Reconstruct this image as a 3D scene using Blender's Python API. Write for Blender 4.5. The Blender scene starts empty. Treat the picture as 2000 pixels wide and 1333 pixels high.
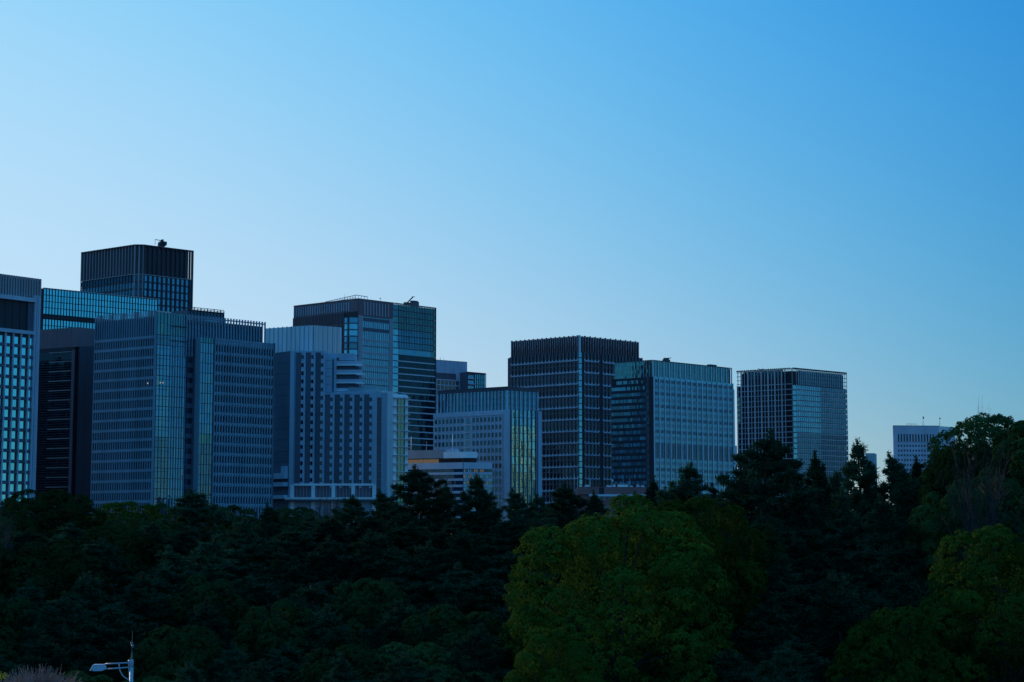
import bpy, math, random
import numpy as np
from mathutils import Matrix, Vector

random.seed(7)
RNG = np.random.default_rng(11)
sc = bpy.context.scene
COL = sc.collection
R = math.radians

# ------------------------------------------------------------ camera, sky, sun, exposure
CAM_Z = 14.0
PITCH = R(6.33)
FPX = 3600.0
cd = bpy.data.cameras.new('camera')
cam = bpy.data.objects.new('camera', cd)
COL.objects.link(cam)
cam.location = (0, 0, CAM_Z)
cam.rotation_euler = (R(90) + PITCH, 0, 0)
cd.lens = 36.0 * FPX / 2000.0
cd.clip_start = 0.5
cd.clip_end = 30000
sc.camera = cam

SUN_EL, SUN_AZ = 12.0, -30.0
world = bpy.data.worlds.new("World")
sc.world = world
world.use_nodes = True
wn = world.node_tree
bg = wn.nodes['Background']
sky = wn.nodes.new('ShaderNodeTexSky')
sky.sky_type = 'NISHITA'
sky.sun_disc = False
sky.sun_elevation = R(SUN_EL)
sky.sun_rotation = R(SUN_AZ)
sky.dust_density = 2.5
sky.ozone_density = 1.0
sep = wn.nodes.new('ShaderNodeSeparateColor')
comb = wn.nodes.new('ShaderNodeCombineColor')
wn.links.new(sky.outputs[0], sep.inputs[0])
tc = wn.nodes.new('ShaderNodeTexCoord')
sx = wn.nodes.new('ShaderNodeSeparateXYZ')
wn.links.new(tc.outputs['Generated'], sx.inputs[0])
def mnode(op, a, b=0.0):
    m = wn.nodes.new('ShaderNodeMath'); m.operation = op
    for k, v in ((0, a), (1, b)):
        if isinstance(v, (int, float)): m.inputs[k].default_value = v
        else: wn.links.new(v, m.inputs[k])
    return m.outputs[0]
height = mnode('SQRT', mnode('MINIMUM', mnode('MAXIMUM', sx.outputs[2], 0.0), 0.3))
# cosine of the angle to the sun: the bright side of the sky lies round it, the far side keeps one even blue
dt = wn.nodes.new('ShaderNodeVectorMath'); dt.operation = 'DOT_PRODUCT'
wn.links.new(tc.outputs['Generated'], dt.inputs[0])
dt.inputs[1].default_value = (math.sin(R(SUN_AZ)) * math.cos(R(SUN_EL)), math.cos(R(SUN_AZ)) * math.cos(R(SUN_EL)), math.sin(R(SUN_EL)))
cosun = mnode('MAXIMUM', dt.outputs['Value'], 0.68)
# clear-air colour curve of the photograph: deeper blue with height, each channel rolling off smoothly towards the bright side
for ci, (ex, ga, hf, sf, cap, fl) in enumerate(((.4, .00629, 6.162, 7.747, .60, .312), (.4, .10166, 1.713, 3.47, .90, .332), (.4, .16408, -.712, 2.574, 1.05, .154))):
    s0 = mnode('MULTIPLY', sep.outputs[ci], 0.1)
    s1 = mnode('POWER', mnode('ADD', mnode('POWER', s0, 4.0), fl ** 4), 0.25)
    s2 = mnode('DIVIDE', s1, mnode('ADD', s1, 1.0))
    ang = mnode('EXPONENT', mnode('SUBTRACT', mnode('MULTIPLY', cosun, sf), mnode('MULTIPLY', height, hf)))
    s3 = mnode('MULTIPLY', mnode('MULTIPLY', mnode('POWER', s2, ex), ga), ang)
    s4 = mnode('DIVIDE', s3, mnode('POWER', mnode('ADD', mnode('POWER', mnode('DIVIDE', s3, cap), 2.0), 1.0), 0.5))
    wn.links.new(mnode('MULTIPLY', s4, 10.0), comb.inputs[ci])
wn.links.new(comb.outputs[0], bg.inputs[0])
bg.inputs[1].default_value = 0.1

sl = bpy.data.lights.new('sun', 'SUN')
sl.energy = 2.6
sl.angle = R(0.6)
sl.color = (1.0, 0.83, 0.58)
so = bpy.data.objects.new('sun', sl)
COL.objects.link(so)
sd = Vector((math.sin(R(SUN_AZ)) * math.cos(R(SUN_EL)), math.cos(R(SUN_AZ)) * math.cos(R(SUN_EL)), math.sin(R(SUN_EL))))
so.rotation_euler = (-sd).to_track_quat('-Z', 'Y').to_euler()
sc.view_settings.view_transform = 'Standard'
sc.view_settings.look = 'None'
sc.view_settings.exposure = 0
sc.view_settings.gamma = 1
sc.render.engine = 'CYCLES'
sc.cycles.max_bounces = 5
sc.cycles.diffuse_bounces = 2
sc.cycles.glossy_bounces = 3
sc.cycles.use_denoising = True

# ------------------------------------------------------------ photograph pixel -> place in the world
CP, SP = math.cos(PITCH), math.sin(PITCH)
def ray(px, py):
    cx, cy = px - 1000.0, 666.5 - py
    fy = FPX * CP - cy * SP
    return cx / fy, (FPX * SP + cy * CP) / fy       # X/Y, dZ/Y
def pt(px, py, Y):
    a, b = ray(px, py)
    return Vector((a * Y, Y, CAM_Z + b * Y))
def hit(px, py, P, d):
    """point on the plan line P + t d seen at pixel (px, py) -> t, z"""
    a, b = ray(px, py)
    t = (a * P[1] - P[0]) / (d[0] - a * d[1])
    Y = P[1] + t * d[1]
    return t, CAM_Z + b * Y

# ------------------------------------------------------------ materials
def newmat(name):
    m = bpy.data.materials.new(name); m.use_nodes = True
    nt = m.node_tree
    for n in list(nt.nodes):
        if n.type != 'OUTPUT_MATERIAL': nt.nodes.remove(n)
    return m, nt, nt.nodes['Material Output'] if 'Material Output' in nt.nodes else nt.nodes[0]

def solid(name, col, rough=0.75, var=0.12, scale=0.15, spec=0.3, metal=0.0, streak=0.0):
    m, nt, out = newmat(name)
    p = nt.nodes.new('ShaderNodeBsdfPrincipled')
    p.inputs['Roughness'].default_value = rough
    p.inputs['Metallic'].default_value = metal
    p.inputs['Specular IOR Level'].default_value = spec
    g = nt.nodes.new('ShaderNodeNewGeometry')
    mp = nt.nodes.new('ShaderNodeMapping'); mp.inputs['Scale'].default_value = (1, 1, 0.25)
    n = nt.nodes.new('ShaderNodeTexNoise'); n.inputs['Scale'].default_value = scale; n.inputs['Detail'].default_value = 5
    nt.links.new(g.outputs['Position'], mp.inputs[0]); nt.links.new(mp.outputs[0], n.inputs['Vector'])
    mr = nt.nodes.new('ShaderNodeMapRange')
    mr.inputs[1].default_value = .3; mr.inputs[2].default_value = .7
    mr.inputs[3].default_value = 1 - var; mr.inputs[4].default_value = 1 + var
    nt.links.new(n.outputs[0], mr.inputs[0])
    oi = nt.nodes.new('ShaderNodeObjectInfo')
    mo = nt.nodes.new('ShaderNodeMapRange'); mo.inputs[3].default_value = 1 - var * .6; mo.inputs[4].default_value = 1 + var * .6
    nt.links.new(oi.outputs['Random'], mo.inputs[0])
    mm = nt.nodes.new('ShaderNodeMath'); mm.operation = 'MULTIPLY'
    nt.links.new(mr.outputs[0], mm.inputs[0]); nt.links.new(mo.outputs[0], mm.inputs[1])
    vm = nt.nodes.new('ShaderNodeVectorMath'); vm.operation = 'SCALE'; vm.inputs[0].default_value = col
    nt.links.new(mm.outputs[0], vm.inputs['Scale'])
    nt.links.new(vm.outputs[0], p.inputs['Base Color'])
    nt.links.new(p.outputs[0], out.inputs[0])
    return m

def glass(name, tint, refl, inner, rough=0.04, var=0.28, wave=0.02):
    """coated window glass: mirror part over a dark room, each pane (attribute rnd) a little different"""
    m, nt, out = newmat(name)
    gl = nt.nodes.new('ShaderNodeBsdfGlossy'); gl.inputs['Roughness'].default_value = rough
    gl.inputs['Color'].default_value = (tint[0] * .6, tint[1] * .97, tint[2], 1)
    df = nt.nodes.new('ShaderNodeBsdfDiffuse')
    at = nt.nodes.new('ShaderNodeAttribute'); at.attribute_name = 'rnd'
    oi = nt.nodes.new('ShaderNodeObjectInfo')
    ad = nt.nodes.new('ShaderNodeMath'); ad.operation = 'ADD'
    nt.links.new(at.outputs['Fac'], ad.inputs[0]); nt.links.new(oi.outputs['Random'], ad.inputs[1])
    fr = nt.nodes.new('ShaderNodeMath'); fr.operation = 'FRACT'; nt.links.new(ad.outputs[0], fr.inputs[0])
    pw = nt.nodes.new('ShaderNodeMath'); pw.operation = 'POWER'; pw.inputs[1].default_value = 3
    nt.links.new(fr.outputs[0], pw.inputs[0])
    mr = nt.nodes.new('ShaderNodeMapRange'); mr.inputs[3].default_value = 0.7; mr.inputs[4].default_value = 2.8
    nt.links.new(pw.outputs[0], mr.inputs[0])
    vm = nt.nodes.new('ShaderNodeVectorMath'); vm.operation = 'SCALE'; vm.inputs[0].default_value = inner
    nt.links.new(mr.outputs[0], vm.inputs['Scale']); nt.links.new(vm.outputs[0], df.inputs['Color'])
    lw = nt.nodes.new('ShaderNodeFresnel'); lw.inputs['IOR'].default_value = 1.5
    m1 = nt.nodes.new('ShaderNodeMath'); m1.operation = 'MULTIPLY_ADD'
    nt.links.new(lw.outputs[0], m1.inputs[0]); m1.inputs[1].default_value = 1 - refl; m1.inputs[2].default_value = refl
    m2 = nt.nodes.new('ShaderNodeMapRange'); m2.inputs[3].default_value = 1 - var * .5; m2.inputs[4].default_value = 1 + var * .25
    f2 = nt.nodes.new('ShaderNodeMath'); f2.operation = 'MULTIPLY'; f2.inputs[1].default_value = 7.31
    f3 = nt.nodes.new('ShaderNodeMath'); f3.operation = 'FRACT'
    nt.links.new(ad.outputs[0], f2.inputs[0]); nt.links.new(f2.outputs[0], f3.inputs[0]); nt.links.new(f3.outputs[0], m2.inputs[0])
    m3 = nt.nodes.new('ShaderNodeMath'); m3.operation = 'MULTIPLY'
    nt.links.new(m1.outputs[0], m3.inputs[0]); nt.links.new(m2.outputs[0], m3.inputs[1])
    bp = nt.nodes.new('ShaderNodeBump'); bp.inputs['Strength'].default_value = 1; bp.inputs['Distance'].default_value = wave
    ns = nt.nodes.new('ShaderNodeTexNoise'); ns.inputs['Scale'].default_value = 0.5; ns.inputs['Detail'].default_value = 1
    g = nt.nodes.new('ShaderNodeNewGeometry'); nt.links.new(g.outputs['Position'], ns.inputs['Vector'])
    nt.links.new(ns.outputs[0], bp.inputs['Height']); nt.links.new(bp.outputs[0], gl.inputs['Normal'])
    mx = nt.nodes.new('ShaderNodeMixShader')
    nt.links.new(m3.outputs[0], mx.inputs[0]); nt.links.new(df.outputs[0], mx.inputs[1]); nt.links.new(gl.outputs[0], mx.inputs[2])
    nt.links.new(mx.outputs[0], out.inputs[0])
    return m

def leafmat(name, c1, c2, trans=0.3):
    m, nt, out = newmat(name)
    g = nt.nodes.new('ShaderNodeNewGeometry')
    oi = nt.nodes.new('ShaderNodeObjectInfo')
    n = nt.nodes.new('ShaderNodeTexNoise'); n.inputs['Scale'].default_value = 0.45; n.inputs['Detail'].default_value = 3
    nt.links.new(g.outputs['Position'], n.inputs['Vector'])
    ad = nt.nodes.new('ShaderNodeMath'); ad.operation = 'MULTIPLY_ADD'; ad.inputs[1].default_value = 0.35
    nt.links.new(g.outputs['Random Per Island'], ad.inputs[0]); nt.links.new(n.outputs[0], ad.inputs[2])
    mr = nt.nodes.new('ShaderNodeMapRange'); mr.inputs[1].default_value = .3; mr.inputs[2].default_value = 1.05
    nt.links.new(ad.outputs[0], mr.inputs[0])
    mx = nt.nodes.new('ShaderNodeMix'); mx.data_type = 'RGBA'
    mx.inputs['A'].default_value = (*c1, 1); mx.inputs['B'].default_value = (*c2, 1)
    nt.links.new(mr.outputs[0], mx.inputs[0])
    hs = nt.nodes.new('ShaderNodeHueSaturation')
    mv = nt.nodes.new('ShaderNodeMapRange'); mv.inputs[3].default_value = .62; mv.inputs[4].default_value = 1.45
    nt.links.new(oi.outputs['Random'], mv.inputs[0]); nt.links.new(mv.outputs[0], hs.inputs['Value'])
    nt.links.new(mx.outputs['Result'], hs.inputs['Color'])
    df = nt.nodes.new('ShaderNodeBsdfDiffuse'); tr = nt.nodes.new('ShaderNodeBsdfTranslucent')
    nt.links.new(hs.outputs[0], df.inputs[0]); nt.links.new(hs.outputs[0], tr.inputs[0])
    ms = nt.nodes.new('ShaderNodeMixShader'); ms.inputs[0].default_value = trans
    nt.links.new(df.outputs[0], ms.inputs[1]); nt.links.new(tr.outputs[0], ms.inputs[2])
    nt.links.new(ms.outputs[0], out.inputs[0])
    return m

def emit(name, col, strength):
    m, nt, out = newmat(name)
    e = nt.nodes.new('ShaderNodeEmission'); e.inputs[0].default_value = (*col, 1); e.inputs[1].default_value = strength
    nt.links.new(e.outputs[0], out.inputs[0])
    return m

M = dict(
    pale=solid('pale_stone', (.50, .55, .66)),
    blueconc=solid('blue_grey_concrete', (.23, .33, .42)),
    bluedark=solid('dark_blue_panel', (.11, .125, .17)),
    white=solid('white_panel', (.82, .84, .88), rough=.5),
    tile=solid('white_tile_wall', (.38, .50, .62)),
    mauve=solid('mauve_panel', (.52, .54, .64)),
    brown=solid('brown_granite', (.20, .13, .15), rough=.5),
    brick=solid('brown_brick', (.34, .13, .13)),
    black=solid('black_metal', (.03, .03, .045), rough=.45),
    dark=solid('dark_metal', (.08, .075, .10), rough=.45),
    slat=solid('grey_slat', (.34, .31, .34), rough=.5),
    granite=solid('grey_granite', (.36, .36, .42), rough=.5),
    grid=solid('pale_grid_metal', (.54, .50, .54), rough=.5),
    metal=solid('pale_metal_panel', (.54, .68, .78), rough=.4, metal=.1),
    steel=solid('brushed_steel', (.40, .42, .45), rough=.35, metal=.6),
    roof=solid('roof_grey', (.14, .14, .15)),
    gcyan=glass('cyan_glass', (.32, .66, .88), .62, (.03, .05, .06)),
    gbright=glass('bright_cyan_glass', (.34, .86, 1.0), .80, (.04, .07, .09)),
    gblue=glass('blue_glass', (.28, .55, .78), .48, (.02, .03, .045)),
    gmid=glass('mid_glass', (.3, .5, .68), .32, (.035, .04, .06)),
    gdark=glass('dark_glass', (.35, .45, .65), .13, (.008, .012, .02)),
    ggreen=glass('green_glass', (.32, .62, .68), .33, (.03, .05, .05)),
    gblack=glass('black_glass', (.4, .5, .65), .05, (.006, .010, .018)),
    lit=emit('lit_window_light', (1.0, .8, .5), .5),
    greenglow=emit('green_window_glow', (.12, .5, .58), .17),  # hotel bay light, also sky showing through the grid tower's ends
    amber=emit('amber_lit_window_light', (.8, .58, .38), .16),
    paint=solid('pale_blue_paint', (.42, .52, .62), rough=.4),
    rust=solid('weathered_steel', (.22, .19, .15), rough=.6),
    bark=solid('bark', (.07, .055, .045), rough=.9, scale=3, var=.4),
    twig=solid('bare_twigs', (.07, .06, .058), rough=.9, scale=3, var=.3),
    pine=leafmat('pine_needles', (.015, .042, .026), (.038, .088, .046), .15),
    camphor=leafmat('camphor_leaves', (.022, .06, .012), (.088, .14, .019), .22),
    oak=leafmat('dark_evergreen_leaves', (.016, .046, .017), (.042, .085, .026), .15),
    soil=solid('forest_soil', (.035, .03, .022), rough=1, var=.3),
    asphalt=solid('asphalt', (.05, .05, .052), rough=.9),
    kerb=solid('kerb_stone', (.3, .3, .29), rough=.9),
    paintline=solid('road_paint', (.7, .7, .68), rough=.8),
)

# ------------------------------------------------------------ object helpers
_cube = {}
def cube_mesh(mat):
    if mat.name not in _cube:
        me = bpy.data.meshes.new('unit_' + mat.name)
        v = [(x, y, z) for x in (0, 1) for y in (0, 1) for z in (0, 1)]
        f = [(0, 1, 3, 2), (4, 6, 7, 5), (0, 4, 5, 1), (2, 3, 7, 6), (0, 2, 6, 4), (1, 5, 7, 3)]
        me.from_pydata(v, [], f); me.materials.append(mat)
        _cube[mat.name] = me
    return _cube[mat.name]

def link(name, data, parent=None, mat4=None, kind=None, label=None):
    o = bpy.data.objects.new(name, data)
    COL.objects.link(o)
    if parent is not None:
        o.parent = parent
        if mat4 is not None:
            o.matrix_basis = parent_inv(parent) @ mat4
        else:
            o.matrix_basis = parent_inv(parent)
    elif mat4 is not None:
        o.matrix_basis = mat4
    if kind: o['kind'] = kind
    if label: o['label'] = label
    return o
_world = {}
def parent_inv(p):
    return _world[p.name].inverted()
def root(name, loc, label, cat, group=None):
    o = bpy.data.objects.new(name, None); COL.objects.link(o)
    o.location = loc; o.empty_display_size = 2
    _world[o.name] = Matrix.Translation(loc)
    o['label'] = label; o['category'] = cat
    if group: o['group'] = group
    return o

class Face:
    """a vertical facade: P left end, unit direction d (rightwards as seen), length L"""
    def __init__(s, P, d, L, ref=700):
        s.P = Vector((P[0], P[1])); s.d = Vector(d).normalized(); s.L = L
        dx, dy = s.d
        s.M = Matrix(((dx, -dy, 0, s.P[0]), (dy, dx, 0, s.P[1]), (0, 0, 1, 0), (0, 0, 0, 1)))
    def u(s, px, py=800): return hit(px, py, s.P, s.d)[0]
    def z(s, px, py): return hit(px, py, s.P, s.d)[1]
    def at(s, u, w=0):
        n = Vector((s.d[1], -s.d[0]))
        return s.P + s.d * u + n * w
    def off(s, w, u0=0, L=None):
        return Face(s.at(u0, w), s.d, s.L if L is None else L)

def box(rt, F, name, mat, u0, u1, z0, z1, w0=0.0, w1=0.3, label=None, kind=None, parent=None):
    if u1 < u0: u0, u1 = u1, u0
    if z1 < z0: z0, z1 = z1, z0
    T = F.M @ Matrix.Translation((u0, -w1, z0)) @ Matrix.Diagonal((u1 - u0, w1 - w0, z1 - z0, 1))
    o = bpy.data.objects.new(name, cube_mesh(M[mat])); COL.objects.link(o)
    o.parent = rt; o.matrix_basis = parent_inv(rt) @ T
    if label: o['label'] = label
    if kind: o['kind'] = kind
    return o

def panes(rt, F, name, mat, u0, u1, nu, z0, z1, nz=1, w=0.0, gap=0.06, tilt=0.004, seed=None, kind=None):
    """one sheet of window panes, each tilted by a hair and with its own blind or room behind"""
    if u1 < u0: u0, u1 = u1, u0
    if z1 < z0: z0, z1 = z1, z0
    nu = max(1, int(nu)); nz = max(1, int(nz))
    du, dz = (u1 - u0) / nu, (z1 - z0) / nz
    vs, fs, rn = [], [], []
    for j in range(nz):
        for i in range(nu):
            a, b = u0 + i * du + gap / 2, u0 + (i + 1) * du - gap / 2
            c, d = z0 + j * dz + gap / 2, z0 + (j + 1) * dz - gap / 2
            tx = RNG.normal() * tilt * du; tz = RNG.normal() * tilt * dz
            k = len(vs)
            vs += [(a, -w - tx - tz, c), (b, -w + tx - tz, c), (b, -w + tx + tz, d), (a, -w - tx + tz, d)]
            fs.append((k, k + 1, k + 2, k + 3)); rn.append(RNG.random())
    me = bpy.data.meshes.new(name); me.from_pydata(vs, [], fs)
    at = me.attributes.new('rnd', 'FLOAT', 'FACE'); at.data.foreach_set('value', rn)
    me.materials.append(M[mat])
    o = bpy.data.objects.new(name, me); COL.objects.link(o)
    o.parent = rt; o.matrix_basis = parent_inv(rt) @ F.M
    if kind: o['kind'] = kind
    return o

def prism(rt, name, mat, pts, z0, z1, kind=None, label=None):
    n = len(pts)
    vs = [(p[0], p[1], z0) for p in pts] + [(p[0], p[1], z1) for p in pts]
    fs = [tuple(range(n))[::-1], tuple(range(n, 2 * n))] + [(i, (i + 1) % n, n + (i + 1) % n, n + i) for i in range(n)]
    me = bpy.data.meshes.new(name); me.from_pydata(vs, [], fs); me.materials.append(M[mat])
    o = bpy.data.objects.new(name, me); COL.objects.link(o)
    o.parent = rt; o.matrix_basis = parent_inv(rt)
    if kind: o['kind'] = kind
    if label: o['label'] = label
    return o

def tube_arrays(path, radii, n=6):
    P = [Vector(p) for p in path]; vs, fs = [], []
    for i, p in enumerate(P):
        t = (P[min(i + 1, len(P) - 1)] - P[max(i - 1, 0)]).normalized()
        a = t.cross(Vector((0, 0, 1)) if abs(t.z) < .9 else Vector((1, 0, 0))).normalized(); b = t.cross(a)
        for k in range(n):
            an = 2 * math.pi * k / n
            vs.append(p + (a * math.cos(an) + b * math.sin(an)) * radii[i])
    for i in range(len(P) - 1):
        for k in range(n):
            fs.append((i * n + k, i * n + (k + 1) % n, (i + 1) * n + (k + 1) % n, (i + 1) * n + k))
    fs.append(tuple(range(n))[::-1]); fs.append(tuple(range((len(P) - 1) * n, len(P) * n)))
    return vs, fs
def tube(rt, name, mat, path, radii, n=8):
    if isinstance(radii, (int, float)): radii = [radii] * len(path)
    vs, fs = tube_arrays(path, radii, n)
    me = bpy.data.meshes.new(name); me.from_pydata([tuple(v) for v in vs], [], fs)
    me.materials.append(M[mat]); me.shade_smooth()
    o = bpy.data.objects.new(name, me); COL.objects.link(o)
    o.parent = rt; o.matrix_basis = parent_inv(rt)
    return o
def mast(rt, F, px, y0, y1, w=-5, r=.12, mat='dark'):
    """thin roof mast seen at pixel column px from row y0 (top) to y1 (foot)"""
    G = F.off(w)
    u = G.u(px, y1); p = G.at(u)
    tube(rt, 'mast', mat, [(p[0], p[1], G.z(px, y1) - 1), (p[0], p[1], G.z(px, y0))], [r, r * .5], 5)

LD = (.80, -.60)      # left-hand facades run from far left to near corner
RD = (.71, .70)       # right-hand facades run from near corner to far right
def corner_building(nx, ny, Y, lx, rx, ld=LD, rd=RD):
    """near corner seen at pixel (nx, ny) at distance Y; facades end at pixel columns lx and rx"""
    N = pt(nx, ny, Y); z = N.z
    t, _ = hit(lx, ny, N, (-ld[0], -ld[1])); Ln = Vector((N.x, N.y)) - Vector(ld).normalized() * t * Vector(ld).length
    FL = Face(Ln, ld, t * Vector(ld).length)
    t2, _ = hit(rx, ny, N, rd)
    FR = Face((N.x, N.y), rd, t2 * Vector(rd).length)
    return N, z, FL, FR
def footprint(FL, FR, inset=.3):
    N = FR.at(0); A = FL.at(0); C = FR.at(FR.L); B = A + C - N
    c = (A + C) / 2
    r = [p + (c - p).normalized() * inset * 1.5 for p in (A, N, C, B)]
    return r

def fins(rt, F, name, mat, us, z0, z1, wd, w0, w1):
    for u in us: box(rt, F, name, mat, u - wd / 2, u + wd / 2, z0, z1, w0, w1)
def lin(a, b, n): return [a + (b - a) * i / (n - 1) for i in range(n)]

# ------------------------------------------------------------ ground, road
def sheet(name, mat, pts, z, th=None, label=None):
    if th is None:
        me = bpy.data.meshes.new(name); me.from_pydata([(x, y, z) for x, y in pts], [], [tuple(range(len(pts)))])
    else:
        n = len(pts)
        me = bpy.data.meshes.new(name)
        me.from_pydata([(x, y, z) for x, y in pts] + [(x, y, z + th) for x, y in pts], [],
                       [tuple(range(n))[::-1], tuple(range(n, 2 * n))] + [(i, (i + 1) % n, n + (i + 1) % n, n + i) for i in range(n)])
    me.materials.append(M[mat])
    o = bpy.data.objects.new(name, me); COL.objects.link(o); o['kind'] = 'structure'
    return o
sheet('ground', 'soil', [(-9000, -3000), (9000, -3000), (9000, 15000), (-9000, 15000)], 0)
sheet('road', 'asphalt', [(-300, 62), (300, 62), (300, 78), (-300, 78)], .004)
sheet('kerb', 'kerb', [(-300, 78), (300, 78), (300, 78.2), (-300, 78.2)], 0, .13)
sheet('pavement', 'kerb', [(-300, 78.2), (300, 78.2), (300, 82), (-300, 82)], 0, .12)
sheet('road_line', 'paintline', [(-300, 69.9), (300, 69.9), (300, 70.05), (-300, 70.05)], .008)

def bank_z(y):
    a = min(1, max(0, (y - 126) / 40.0)); b = min(1, max(0, (y - 290) / 50.0))
    return 9.0 * (a * a * (3 - 2 * a)) * (1 - b * b * (3 - 2 * b))
def bank():
    xs = [-260 + 20 * i for i in range(27)]; ys = [90 + 6 * i for i in range(44)]
    rb = random.Random(3)
    vs = [(x, y, bank_z(y) + .02 + (rb.uniform(-.15, .3) if 96 < y < 335 else 0)) for y in ys for x in xs]
    n = len(xs)
    fs = [(j * n + i, j * n + i + 1, (j + 1) * n + i + 1, (j + 1) * n + i) for j in range(len(ys) - 1) for i in range(n - 1)]
    me = bpy.data.meshes.new('wooded_bank'); me.from_pydata(vs, [], fs); me.materials.append(M['soil']); me.shade_smooth()
    o = bpy.data.objects.new('hill', me); COL.objects.link(o); o['kind'] = 'structure'
bank()

# ------------------------------------------------------------ tower 1: pale ribbed tower cut by the left edge
def tower_left_edge():
    d = (.64, .77)
    Rr = pt(77.5, 575, 745)
    dv = Vector(d).normalized(); P0 = Vector((Rr.x, Rr.y)) - dv * 52
    F = Face(P0, d, 52)
    rt = root('office_tower', (P0[0], P0[1], 0), 'pale stone tower with square cyan windows cut by the left edge of the picture', 'tower')
    n_in = Vector((-F.d[1], F.d[0]))
    q = [F.at(0, -1.2), F.at(52, -1.2), F.at(52) + n_in * 34, F.at(0) + n_in * 34]
    ztop = F.z(70, 577)
    prism(rt, 'wall', 'bluedark', q, 0, ztop - 3)
    # ribbed crown behind the frame
    G = F.off(-1.5)
    zc, zb = G.z(78, 545.5), ztop - 2
    box(rt, G, 'crown_wall', 'dark', 0, G.u(78, 560) , zb, zc - .5, -6, -.6)
    ur = G.u(78, 560)
    for i in range(26):
        u = ur - i * (ur - G.u(0, 560)) / 15.0
        if u < 1: break
        box(rt, G, 'crown_rib', 'slat', u - .45, u + .35, zb, zc, -.6, .5)
    # frame: beam, pier, recess with louvres, lintel
    up = F.u(64, 700)
    uq = F.u(77.5, 575)
    box(rt, F, 'top_beam', 'pale', 0, up, F.z(40, 588), F.z(40, 580), -1.2, .9)
    for a, b, w in ((0, .28, .6), (.28, .42, .25), (.42, .72, .6), (.72, 1, .9)):
        box(rt, F, 'pier', 'pale', up + (uq - up) * a, up + (uq - up) * b, 0, ztop - .2, -1.2, w)
    zr0, zr1 = F.z(20, 643), F.z(20, 584)
    for i in range(8):
        x0, x1 = 55 - 14.4 * i, 55 - 14.4 * (i + 1) + 1
        if F.u(x1, 620) < 0: break
        box(rt, F, 'louvre_panel', 'black', F.u(x1, 620), F.u(x0, 620), zr0, zr1, -1.2, -.9)
    box(rt, F, 'recess_jamb', 'bluedark', F.u(55.5, 620), up, zr0, zr1, -1.2, -.2)
    box(rt, F, 'lintel', 'pale', 0, up, F.z(20, 650), zr0, -1.2, .7)
    # window grid
    ztw = F.z(30, 650)
    fh = (F.z(30, 657.5) - F.z(30, 657.5 + 20.6 * 14)) / 14
    cols = []
    k = 0
    while True:
        xm = 53 - 15.3 * k
        u = F.u(xm, 800)
        if u < 2.5: break
        cols.append((xm, u)); k += 1
    for xm, u in cols:
        box(rt, F, 'mullion', 'pale', u - .3, u + .3, 0, F.z(30, 650), -.7, .2)
    z1 = F.z(30, 657.5)
    bay = (F.u(53, 800) - F.u(53 - 15.3 * 3, 800)) / 3
    nfl = int(z1 / fh)
    for j in range(nfl):
        zt = z1 - j * fh
        box(rt, F, 'spandrel', 'bluedark', 0, up, zt - fh, zt - fh + 1.25, -1.1, .1)
        for xm, u in cols:
            if j < 17:
                box(rt, F, 'window', 'gbright', u - bay + .5, u - bay + 2.3, zt - fh + 1.25, zt - .1, -.55, -.35)
                box(rt, F, 'window_reveal', 'black', u - bay + 2.35, u - .3, zt - fh + 1.3, zt - .15, -1.1, -.6)
        u = F.u(53, 800)
        if j < 17:
            box(rt, F, 'window', 'gbright', u + .5, u + 1.8, zt - fh + 1.25, zt - .1, -.55, -.35)
            box(rt, F, 'window_reveal', 'black', u + 1.85, up, zt - fh + 1.3, zt - .15, -1.1, -.6)
tower_left_edge()

# ------------------------------------------------------------ tower 2: black louvred tower between tower 1 and the pale blue one
def tower_black():
    N = pt(147, 678, 795)
    N, z, FL, FR = corner_building(147, 678, 795, 66, 200, ld=(.88, -.47))
    rt = root('office_tower', (N.x, N.y, 0), 'near black tower with thin horizontal louvre lines and a plain brown top', 'tower')
    prism(rt, 'wall', 'black', footprint(FL, FR, .5), 0, z)
    # plain top slab
    G = FL.off(-.2)
    zt = G.z(110, 642.5)
    q = [G.at(0, 0), G.at(FL.u(152, 660), 0), G.at(FL.u(152, 660), 0) + Vector((12, 14)), G.at(0) + Vector((12, 18))]
    prism(rt, 'top_block', 'brown', q, z + .05, zt)
    for i in range(1, 9):
        box(rt, G, 'top_joint', 'black', G.L * i / 9 - .03, G.L * i / 9 + .03, z + .1, zt - .05, 0, .03)
    # recessed plant box on the right
    H = FR.off(-2.5)
    box(rt, H, 'plant_wall', 'black', H.u(152, 660), H.L, z - .1, H.z(165, 650), -8, 0)
    ud = FL.u(140, 760)
    # floors: dark glass, thin shelves, every fourth one brighter and deeper
    fh = (FL.z(120, 720) - FL.z(120, 720 + 18.8 * 12)) / 12
    zz = FL.z(120, 688)
    k = 0
    u0 = FL.u(95, 800)
    while zz > 4:
        panes(rt, FL, 'window_band', 'gblack', 0, ud, 14, zz - fh + .5, zz - .1, w=.02)
        box(rt, FL, 'sunshade', 'slat', u0, ud - .3, zz - .35, zz, 0, .7)
        for q_ in (.25, .5, .75):
            box(rt, FL, 'louvre', 'dark', 0, ud, zz - fh * q_ - .1, zz - fh * q_ + .08, 0, .35)
        zz -= fh; k += 1
    box(rt, FL, 'corner_pier', 'brown', ud, FL.L, 0, FL.z(144, 684), 0, .5)
    for i, px in enumerate((150, 156.5, 163.5, 170.5, 177.5, 185)):
        u = FR.u(px, 800)
        box(rt, FR, 'fin', 'dark', u, u + 1.7, 0, FR.z(px, 677), 0, 1.2)
tower_black()

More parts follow.
